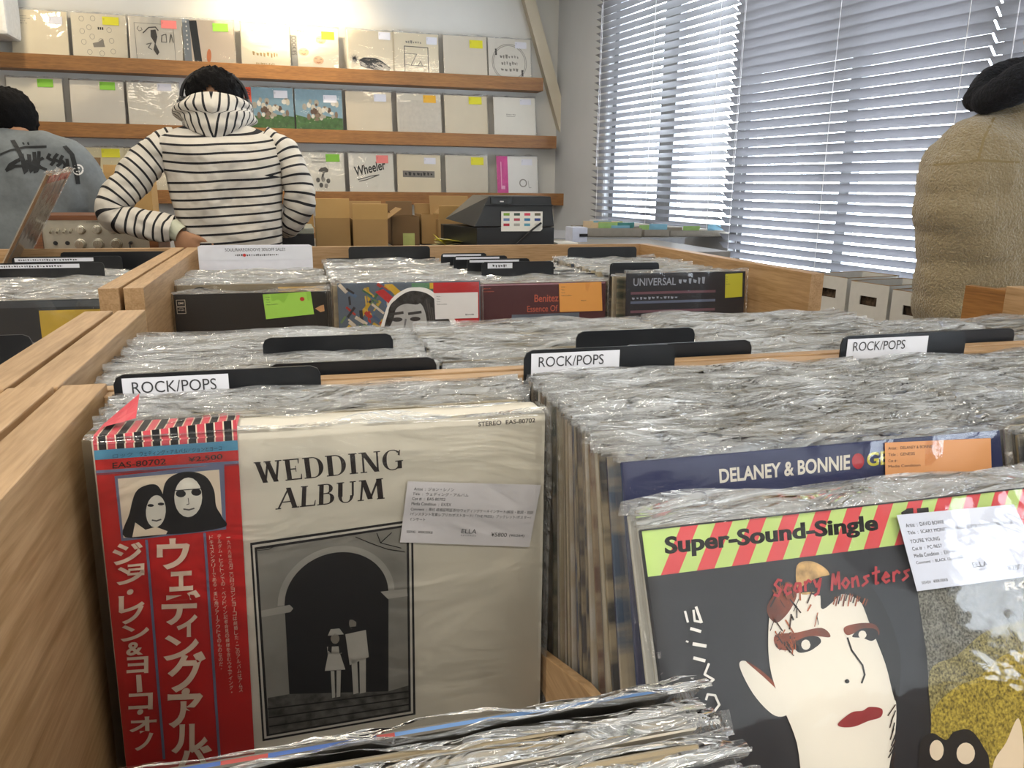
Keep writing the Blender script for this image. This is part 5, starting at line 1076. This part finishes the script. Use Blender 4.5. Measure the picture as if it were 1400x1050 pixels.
def stripe_mat():
    m, nt, p = base('striped_jersey'); at = nd(nt, 'ShaderNodeAttribute', attribute_name='stripe')
    dv = nd(nt, 'ShaderNodeMath', operation='FRACT'); nt.links.new(at.outputs['Fac'], dv.inputs[0])
    lt = nd(nt, 'ShaderNodeMath', operation='LESS_THAN'); lt.inputs[1].default_value = 0.25; nt.links.new(dv.outputs[0], lt.inputs[0])
    mx = nd(nt, 'ShaderNodeMix', data_type='RGBA'); mx.inputs[6].default_value = hexc('C9C3B8') + (1,); mx.inputs[7].default_value = hexc('17171C') + (1,)
    nt.links.new(lt.outputs[0], mx.inputs[0]); nt.links.new(mx.outputs[2], p.inputs['Base Color']); p.inputs['Roughness'].default_value = .85
    tc = nd(nt, 'ShaderNodeTexCoord'); n = nd(nt, 'ShaderNodeTexNoise'); n.inputs['Scale'].default_value = 14; nt.links.new(tc.outputs['Object'], n.inputs[0])
    b = nd(nt, 'ShaderNodeBump'); b.inputs['Strength'].default_value = .6; b.inputs['Distance'].default_value = .04; nt.links.new(n.outputs['Fac'], b.inputs['Height']); nt.links.new(b.outputs[0], p.inputs['Normal']); return m
STR = stripe_mat(); SKN1 = mat('A87C5C', .6, nz=.03); HAIRM = mat('0B0A0B', .8, nz=.3, scale=200, bump=.3, spec=.12)
PIT = 0.0262
def resample(path, rad, n):
    P = [Vector(p) for p in path]; Q, Rr = [], []
    for i in range(len(P) - 1):
        p0, p1, p2, p3 = P[max(0, i - 1)], P[i], P[i + 1], P[min(len(P) - 1, i + 2)]
        for k in range(n):
            t_ = k / n; Q.append(0.5 * ((2 * p1) + (p2 - p0) * t_ + (2 * p0 - 5 * p1 + 4 * p2 - p3) * t_ * t_ + (3 * p1 - p0 - 3 * p2 + p3) * t_ ** 3)); Rr.append(rad[i] * (1 - t_) + rad[i + 1] * t_)
    Q.append(P[-1]); Rr.append(rad[-1]); return Q, Rr
def sleeve(path, rad, nm, parent, wr=.006, s0=0.0, seg=40):
    Q, Rr = resample(path, rad, 16); mb = MB(); vals = []; up = None; s = s0; vs = []
    for i, p in enumerate(Q):
        t_ = (Q[min(i + 1, len(Q) - 1)] - Q[max(i - 1, 0)]).normalized()
        if i: s += (Q[i] - Q[i - 1]).length
        if up is None: up = Vector((0, 1, 0))
        a = t_.cross(up).normalized(); up = a.cross(t_).normalized()
        for k in range(seg):
            w = 2 * math.pi * k / seg; dr = a * math.cos(w) + up * math.sin(w); q_ = p + dr * Rr[i]
            f = noise.noise(Vector((s * 24 + math.cos(w + 1) * 1.2, math.cos(w) * .9, math.sin(w) * .9))) * wr * 1.5 + noise.noise(q_ * 10) * wr * 1.4 + noise.noise(Vector((s * 60, math.cos(w) * 2, math.sin(w) * 2))) * wr * .5
            vs.append(q_ + dr * f); vals.append((s + .22 * Rr[i] * math.cos(w + 2.2)) / PIT)
    n = len(Q); mb.add(vs, [(i * seg + k, i * seg + (k + 1) % seg, (i + 1) * seg + (k + 1) % seg, (i + 1) * seg + k) for i in range(n - 1) for k in range(seg)])
    me = mb.mesh(nm, [STR], True); shade_attr(me, vals); return link(nm, me, parent)
# ---- person in the striped hooded top
Y1 = 2.72
def h1p(px, py, dy=0.0):
    v = ony(px, py, Y1); return Vector((v.x, Y1 + dy, v.z))
pt_ = thing('person', 'person seen from behind in a black and white striped hooded top, hand on hip', 'person', (0, 0, 0))
b = MB()
limb(b, [h1p(292, 118, .10), h1p(292, 150, .07), h1p(294, 185, .02)], [.055, .055, .06]); b.ball(h1p(291, 130, .09), (.074, .092, .08))
b.ball(h1p(291, 136, .175), (.018, .02, .018)); b.ball(h1p(262, 128, .07), (.012, .02, .028)); b.ball(h1p(320, 128, .07), (.012, .02, .028))
b.ball(h1p(300, 235, .02), (.135, .085, .16)); b.ball(h1p(308, 320, .02), (.12, .08, .16)); b.ball(Vector((h1p(308, 320).x, Y1 + .02, .86)), (.15, .10, .13))
limb(b, [h1p(240, 200), h1p(190, 238, -.02), h1p(158, 283, -.04), h1p(195, 303, -.02), h1p(244, 316, -.05)], [.036, .036, .036, .03, .022])
hand_mb(b, h1p(250, 317, -.075), h1p(272, 352, -.06) - h1p(250, 317, -.075), (-1, .1, -.55), .95, .45)
limb(b, [h1p(366, 202), h1p(394, 238), h1p(405, 280, .02), h1p(390, 312, .12), h1p(372, 322, .22)], [.036, .034, .032, .028, .022]); hand_mb(b, h1p(370, 323, .23), (-.4, .8, -.35), (1, .5, 0), .95, .5)
hx = h1p(308, 320).x
for sx in (-.075, .075): limb(b, [(hx + sx, Y1 + .02, .84), (hx + sx * 1.05, Y1 + .01, .46), (hx + sx * 1.1, Y1 + .03, .08)], [.085, .058, .042]); limb(b, [(hx + sx * 1.1, Y1 + .03, .05), (hx + sx * 1.2, Y1 + .19, .035)], [.045, .035])
body = link('body', remesh(b, .0052, 3), pt_); body.data.materials.append(SKN1)
tr = MB()
for sx in (-.075, .075): limb(tr, [(hx + sx, Y1 + .02, .86), (hx + sx * 1.05, Y1 + .01, .48), (hx + sx * 1.1, Y1 + .03, .10)], [.105, .082, .07])
tr.ball((hx, Y1 + .02, .87), (.158, .11, .12)); o = link('trousers', remesh(tr, .012, 3), pt_); o.data.materials.append(mat('24262C', .8, nz=.1, scale=30))
sh = MB()
for sx in (-.075, .075): sh.ball((hx + sx * 1.2, Y1 + .10, .045), (.052, .14, .045))
o = obj('shoes', sh, mat('3A3A3C', .6), pt_, smooth=True)
# hoodie torso
rows_ = [(385, 268, 388), (352, 262, 387), (330, 254, 386.5), (300, 242, 386), (270, 232, 386), (240, 226, 386), (215, 214, 388), (198, 207, 389), (188, 210, 386), (181, 222, 374), (174, 244, 354), (168, 264, 334)]
th = [.10, .10, .10, .10, .105, .11, .11, .10, .085, .07, .06, .055]
C_ = []
for (py, xl, xr), tk in zip(rows_, th):
    L_, R_ = h1p(xl, py), h1p(xr, py); C_.append((Vector(((L_.x + R_.x) / 2, Y1 + .01, L_.z)), (R_.x - L_.x) / 2, tk))
mb = MB(); vals = []; vs = []; seg = 96; N = 12; s = 0; rings = []
for i in range(len(C_) - 1):
    for k in range(N if i < len(C_) - 2 else N + 1):
        t_ = k / N; a_, b_ = C_[i], C_[i + 1]; rings.append((a_[0].lerp(b_[0], t_), a_[1] * (1 - t_) + b_[1] * t_, a_[2] * (1 - t_) + b_[2] * t_))
for i, (c, rx, ry) in enumerate(rings):
    for k in range(seg):
        w = 2 * math.pi * k / seg; cw, sw = math.cos(w), math.sin(w); x = rx * abs(cw) ** .82 * (1 if cw > 0 else -1); y = ry * abs(sw) ** .9 * (1 if sw > 0 else -1)
        q_ = Vector((c.x + x, c.y + y, c.z)); f = noise.noise(Vector((q_.x * 9 + q_.z * 6 + 21.3, q_.y * 5 + 3.1, q_.z * 7 - q_.x * 5 + 11.2))) * .016 + noise.noise(Vector((q_.x * 22 + q_.z * 9, q_.y * 9, q_.z * 16))) * .005
        vs.append(q_ + Vector((cw * .3, sw, 0)) * f)
        vals.append((c.z - .02 * (x / rx) ** 2 * (1 if c.z > 1.2 else .3) - .012 * x / rx + noise.noise(Vector((q_.x * 6 + 31.3, q_.z * 6 + 7.7, 3.4))) * .008) / PIT)
n = len(rings); mb.add(vs, [(i * seg + k, i * seg + (k + 1) % seg, (i + 1) * seg + (k + 1) % seg, (i + 1) * seg + k) for i in range(n - 1) for k in range(seg)])
me = mb.mesh('hooded_top', [STR], True); shade_attr(me, vals); hood_t = link('hooded_top', me, pt_)
sleeve([h1p(246, 192, .0), h1p(216, 208, -.005), h1p(183, 245, -.02), h1p(160, 276, -.035), h1p(164, 296, -.045), h1p(196, 304, -.05), h1p(240, 312, -.06)], [.040, .054, .055, .050, .047, .044, .037], 'sleeve', hood_t, .007)
sleeve([h1p(358, 188), h1p(386, 206), h1p(405, 245, .0), h1p(408, 280, .01), h1p(400, 303, .05), h1p(385, 318, .16)], [.034, .048, .048, .046, .04, .032], 'sleeve', hood_t, .006)
cf = MB(); cf.tube([h1p(238, 311, -.06), h1p(252, 319, -.072)], [.033, .027], 20, caps=False); obj('cuff', cf, mat('B9BBA6', .8), hood_t, smooth=True)
# hood lying on the back
mb = MB(); vals = []; vs = []; nu, nv = 72, 22; hc = h1p(293, 150, .045); zt_, zb_m = h1p(293, 130).z, h1p(293, 172).z; zv = h1p(293, 192).z
for j in range(nv + 1):
    v = j / nv
    for i in range(nu + 1):
        u = i / nu * 2 - 1; th_ = u * R(150); cen = max(0, 1 - abs(u) / .42)
        top_ = zt_ - .055 * abs(u) ** 1.4; bot = zb_m + (zv - zb_m) * cen ** 1.1 - .0 * abs(u)
        r_ = .082 + .020 * math.sin(math.pi * min(1, v * 1.08)) + .012 * v * cen; r_ += .006 * math.sin(v * 9 + u * 3) + noise.noise(Vector((u * 3, v * 5, 2))) * .007
        vs.append((hc.x + math.sin(th_) * r_ * 1.12, hc.y - math.cos(th_) * (r_ + .028), top_ * (1 - v) + bot * v)); vals.append((abs(u) * .30 + v * .035 + (.02 if v > .45 else 0)) / PIT)
mb.add(vs, [(j * (nu + 1) + i, j * (nu + 1) + i + 1, (j + 1) * (nu + 1) + i + 1, (j + 1) * (nu + 1) + i) for j in range(nv) for i in range(nu)])
me = mb.mesh('hood', [STR], True); shade_attr(me, vals); o = link('hood', me, hood_t); sd = o.modifiers.new('s', 'SOLIDIFY'); sd.thickness = .006
# hair
def hair(parent, c, rad, low, seed, M=None, spike=.012, mt=None):
    mb = MB(); nu, nv = 64, 32; vs = []; keep = []
    for j in range(nv + 1):
        t2 = math.pi * j / nv
        for i in range(nu):
            p_ = 2 * math.pi * i / nu; d = Vector((math.sin(t2) * math.cos(p_), math.sin(t2) * math.sin(p_), math.cos(t2)))
            k = 1 + noise.noise(d * 9 + Vector((seed, 0, 0))) * spike * 9 + noise.noise(d * 26 + Vector((seed, 3, 0))) * spike * 6
            vs.append(Vector((d.x * rad[0] * k, d.y * rad[1] * k, d.z * rad[2] * k)) + Vector(c)); keep.append(low(d))
    fs = [f for f in [(j * nu + i, (j + 1) * nu + i, (j + 1) * nu + (i + 1) % nu, j * nu + (i + 1) % nu) for j in range(nv) for i in range(nu)] if sum(keep[q_] for q_ in f) >= 3]
    mb.add(vs, fs); return obj('hair', mb, mt or HAIRM, parent, smooth=True)
hair(pt_, h1p(290, 128, .09), (.086, .102, .088), lambda d: d.z > (-.12 - .5 * abs(d.x) + (.42 * max(0, 1 - abs(d.x + .05) / .6) ** .6 if d.y < 0 else -.1)), 4)
# headphones
t = thing('headphones', 'black headphones worn over the hooded person\'s dark hair', 'headphones', tuple(h1p(290, 127, .09)))
mb = MB(); mb.tube([(.098 * math.cos(a_), -.012, 0.090 * math.sin(a_) - .012) for a_ in [R(-8 + 196 * k / 24) for k in range(25)]], .006, 8); obj('headband', mb, K, t, smooth=True)
for sx in (-1, 1):
    mb = MB(); mb.cyl((sx * .082, -.012, -.04), (sx, -.15, 0), .036, .033, .024, 24); mb.cyl((sx * .106, -.016, -.04), (sx, -.15, 0), .026, .022, .006, 24); obj('ear_cup', mb, mat('1A1B1D', .35), t, bevel=.002)
    obj('yoke_arm', MB().tube([(sx * .1, -.03, -.012), (sx * .112, -.04, -.04), (sx * .1, -.03, -.066)], .003, 6), mat('6E6E70', .3, .6), t)
# ---- person in the grey t-shirt
Y2 = 3.52
def h2p(px, py, dy=0.0):
    v = ony(px, py, Y2); return Vector((v.x, Y2 + dy, v.z))
pt2 = thing('person', 'person bending over at the left edge in a grey t-shirt with black script', 'person', (0, 0, 0))
b = MB()
b.ball(h2p(0, 160, .10), (.08, .1, .105)); limb(b, [h2p(5, 170, .08), h2p(22, 205, .02)], [.058, .065]); b.ball(h2p(0, 168, .2), (.018, .02, .02)); b.ball(h2p(25, 165, .10), (.012, .02, .03))
b.ball(h2p(45, 250, .0), (.19, .12, .17)); b.ball(h2p(50, 330, -.02), (.17, .12, .2)); cx2 = h2p(50, 330).x
limb(b, [h2p(95, 222, .02), h2p(128, 262, .03), h2p(150, 305, .06), h2p(150, 330, .14)], [.06, .05, .042, .03]); hand_mb(b, h2p(150, 331, .15), (.1, .75, -.6), (1, 0, 0), 1, .5)
limb(b, [h2p(-30, 225, .02), h2p(-60, 270, .05), h2p(-65, 310, .12)], [.06, .05, .035]); hand_mb(b, h2p(-65, 312, .13), (.1, .75, -.6), (-1, 0, 0), 1, .5)
for sx in (-.09, .09): limb(b, [(cx2 + sx, Y2 + .0, .84), (cx2 + sx, Y2, .46), (cx2 + sx, Y2 + .02, .08)], [.09, .06, .045]); limb(b, [(cx2 + sx, Y2 + .02, .05), (cx2 + sx, Y2 + .2, .035)], [.045, .035])
body = link('body', remesh(b, .007, 3), pt2); body.data.materials.append(SKN1)
ts = MB(); limb(ts, [h2p(12, 205, .03), h2p(60, 212, .0)], [.085, .09]); limb(ts, [h2p(60, 214, .0), h2p(98, 226, .01), h2p(122, 256, .02), h2p(136, 292, .03)], [.095, .09, .075, .068])
limb(ts, [h2p(-5, 214), h2p(-35, 230), h2p(-62, 262)], [.09, .085, .075])
ts.ball(h2p(38, 262, .0), (.235, .145, .20)); ts.ball(h2p(45, 330, -.01), (.225, .15, .24)); ts.ball((cx2, Y2, .88), (.19, .14, .1))
me = remesh(ts, .009, 8)
for v in me.vertices:
    f = noise.noise(Vector((v.co.x * 11 + v.co.z * 5, v.co.y * 6, v.co.z * 4))) * .016 + noise.noise(v.co * 22) * .004; v.co += Vector(v.normal) * f
tee = link('t_shirt', me, pt2); tee.data.materials.append(mat('71777A', .9, nz=.05, scale=60, bump=.1))
tr = MB()
for sx in (-.09, .09): limb(tr, [(cx2 + sx, Y2, .86), (cx2 + sx, Y2 - .01, .48), (cx2 + sx, Y2 + .02, .1)], [.115, .09, .075])
tr.ball((cx2, Y2, .86), (.18, .135, .12)); o = link('trousers', remesh(tr, .014, 3), pt2); o.data.materials.append(mat('2C3038', .8, nz=.1, scale=30))
hair(pt2, h2p(0, 158, .10), (.098, .115, .112), lambda d: d.z > -.62 if d.y < .3 else d.z > .1, 9, spike=.008)
def conform(target, strokes, w, m, nm, parent, lift=.002, conv=None, closed=False):
    bpy.context.view_layer.update(); bv = BVHTree.FromPolygons([v.co for v in target.data.vertices], [tuple(p.vertices) for p in target.data.polygons])
    mb = MB()
    for st_ in strokes:
        pts = [conv(*p) for p in st_[0]]; ws = st_[1]; P = []
        for i in range(len(pts) - 1):
            for k in range(6):
                t_ = k / 6; x, y = pts[i][0] * (1 - t_) + pts[i + 1][0] * t_, pts[i][1] * (1 - t_) + pts[i + 1][1] * t_
                r_ = ray(x, y).normalized(); h_ = bv.ray_cast(EYE, r_)
                if h_[0] is not None: P.append((h_[0], h_[1] if h_[1].dot(r_) < 0 else -h_[1], r_))
        if len(P) < 3: continue
        vs = []
        for i, (p, n_, r_) in enumerate(P):
            tg = (P[min(i + 1, len(P) - 1)][0] - P[max(i - 1, 0)][0])
            if tg.length < 1e-6: tg = Vector((1, 0, 0))
            sd_ = tg.normalized().cross(n_).normalized() * w * ws / 2; vs += [p + n_ * lift + sd_, p + n_ * lift - sd_]
        mb.add(vs, [(2 * i, 2 * i + 1, 2 * i + 3, 2 * i + 2) for i in range(len(P) - 1)])
    return obj(nm, mb, m, parent)
cT = lambda x, y: (x / 4.375, 120 + y / 4.375)
LGO = [([(-30, 415), (0, 402), (60, 377), (150, 357), (305, 352)], 1.1), ([(135, 337), (148, 333)], 1.4), ([(165, 337), (178, 333)], 1.4), ([(75, 315), (108, 372), (140, 440), (160, 512)], 1.8), ([(38, 498), (62, 462), (100, 440), (130, 425)], 1.6), ([(38, 498), (90, 470), (150, 468)], 1.3),
       ([(128, 395), (150, 512), (172, 420)], 1.6), ([(172, 400), (185, 505), (212, 420)], 1.6), ([(205, 385), (212, 510), (240, 450)], 1.5), ([(235, 380), (228, 470), (290, 498)], 1.4), ([(215, 445), (270, 415)], 1.3), ([(300, 395), (285, 420), (325, 440), (300, 470)], 1.3), ([(345, 395), (322, 425), (365, 450), (335, 475)], 1.3), ([(375, 405), (362, 430), (392, 460), (380, 490)], 1.3), ([(400, 425), (412, 500)], 1.3), ([(385, 350), (430, 400), (455, 500), (468, 592)], 2.0)]
conform(tee, LGO, .0085, mat('26282A', .8), 'printed_script', pt2, conv=cT)
conform(tee, [([(467 + 28 * math.cos(k * .45), 490 + 28 * math.sin(k * .45)) for k in range(15)], 1), ([(477, 480), (462, 477), (455, 490), (462, 503), (478, 500)], 1)], .006, mat('E8E8E6', .7), 'printed_mark', pt2, conv=cT)
# ---- person in the fleece coat
Y3 = 1.85
def h3p(px, py, dy=0.0):
    v = ony(px, py, Y3); return Vector((v.x, Y3 + dy, v.z))
pt3 = thing('person', 'person in a cream fleece coat with black collar, cut off by the right edge', 'person', (0, 0, 0))
b = MB(); nk = h3p(1452, 118)
b.ball(nk + Vector((.02, .04, .16)), (.08, .1, .115)); limb(b, [nk + Vector((.02, .03, .08)), nk + Vector((0, .0, -.06))], [.058, .065]); b.ball(nk + Vector((.02, .145, .14)), (.018, .02, .02))
for sx in (-1, 1): b.ball(nk + Vector((.02 + sx * .08, .03, .15)), (.012, .02, .03))
cx3 = h3p(1264, 250).x + .235
b.ball((cx3, Y3, 1.18), (.19, .12, .2)); b.ball((cx3, Y3, .95), (.17, .12, .2))
for sx in (-1, 1):
    limb(b, [(cx3 + sx * .13, Y3, 1.24), (cx3 + sx * .13, Y3 + .02, 1.04), (cx3 + .03 + sx * .03, Y3 + .12, 1.0)], [.05, .045, .03]); hand_mb(b, (cx3 + .04 + sx * .04, Y3 + .12, .99), (-sx * .3, .9, -.1), (sx, 0, 0), 1, .5)
    limb(b, [(cx3 + .03 + sx * .08, Y3, .85), (cx3 + .06 + sx * .08, Y3, .46), (cx3 + .06 + sx * .08, Y3 + .02, .08)], [.085, .06, .045]); limb(b, [(cx3 + .06 + sx * .08, Y3 + .02, .05), (cx3 + .06 + sx * .08, Y3 + .2, .035)], [.045, .035])
body = link('body', remesh(b, .007, 3), pt3); body.data.materials.append(SKN1)
ct = MB()
L0 = h3p(1300, 205, .0); 
limb(ct, [h3p(1450, 165, .0), h3p(1380, 188, .0), h3p(1328, 210, .0)], [.10, .10, .095]); limb(ct, [h3p(1450, 165), (cx3 + .2, Y3, 1.27)], [.1, .095])
ct.ball((cx3, Y3, h3p(1410, 250).z), (.225, .15, .19))
for py in (290, 330, 370, 410, 450, 490, 530): ct.ball((h3p(1264, py).x + .242, Y3, h3p(1405, py).z), (.246, .156, .17), nu=32, nv=16)
limb(ct, [h3p(1318, 225, .03), h3p(1308, 262, .03), h3p(1306, 300, .04), Vector((cx3 - .04, Y3 + .11, .99))], [.088, .082, .078, .06]); limb(ct, [(cx3 + .17, Y3, 1.26), (cx3 + .18, Y3 + .03, 1.05), (cx3 + .09, Y3 + .13, .98)], [.09, .08, .06])
me = remesh(ct, .008, 10)
for v in me.vertices:
    q_ = v.co; f = noise.noise(Vector((q_.x * 7 + q_.z * 5, q_.y * 5, q_.z * 3.5))) * .022 + noise.noise(q_ * 45) * .0025 + noise.noise(q_ * 95) * .0015; v.co += Vector(v.normal) * f
FL = mat('A09070', .95, nz=.10, scale=170, bump=1.0, spec=.15); FL.node_tree.nodes['Principled BSDF'].inputs['Sheen Weight'].default_value = .5
coat = link('fleece_coat', me, pt3); coat.data.materials.append(FL)
idc = lambda x, y: (x, y)
SEAM = mat('8F7F5C', .95)
conform(coat, [([(1266, 226), (1300, 224), (1337, 219), (1370, 221), (1399, 222)], 1), ([(1337, 219), (1345, 190), (1362, 155)], 1)], .006, SEAM, 'seam', coat, lift=.0005, conv=idc)
cl = MB(); 
pth = [h3p(1338, 139, -.02), h3p(1358, 118, -.10), h3p(1400, 106, -.15), h3p(1438, 106, -.15), h3p(1478, 116, -.08)]
limb(cl, pth, [.035, .055, .06, .06, .05]); limb(cl, [h3p(1343, 135, .02), h3p(1375, 110, .03), h3p(1430, 100, .05)], [.035, .05, .055])
me = remesh(cl, .007, 5)
for v in me.vertices: v.co += Vector(v.normal) * (noise.noise(v.co * 30) * .004 + noise.noise(v.co * 80) * .002)
o = link('collar', me, pt3); o.data.materials.append(mat('10121A', .9, nz=.3, scale=150, bump=.8))
tr = MB()
for sx in (-.075, .075): limb(tr, [(cx3 + .05 + sx, Y3 + .02, .72), (cx3 + .06 + sx, Y3, .45), (cx3 + .06 + sx, Y3 + .02, .1)], [.09, .085, .075])
o = link('trousers', remesh(tr, .014, 3), pt3); o.data.materials.append(mat('22242A', .8))
hair(pt3, nk + Vector((.02, .04, .17)), (.095, .115, .12), lambda d: d.z > -.5 if d.y < .3 else d.z > .2, 2, spike=.008)
# ---- record held up edge-on at the left, and small things beside it
yl = 2.25; A_ = ony(68, 240, yl); B_ = ony(-4, 388, yl); d_ = (A_ - B_).normalized(); B_ = A_ - d_ * .315
t = thing('record', 'record in cloudy plastic standing tilted edge-on before the grey t-shirt', 'record', tuple(B_))
ax = Vector((-.10, .95, 0)).normalized(); nn = d_.cross(ax).normalized(); ax = nn.cross(d_).normalized(); Mr = Matrix((ax, nn, d_)).transposed(); t.rotation_euler = Mr.to_euler()
link('cover', cover_mesh(.008, mats=[mat('B5A896', .5), mat('8C6A4A', .6)]), t); link('plastic_bag', bag_mesh(77, lip=.012, amp=.006, T=.009), t)
a = Art(step=.0003, y0=-.0005); a.rect(0, 0, 312, 22, mat('C9705E', .6)); a.done('top_band', t)
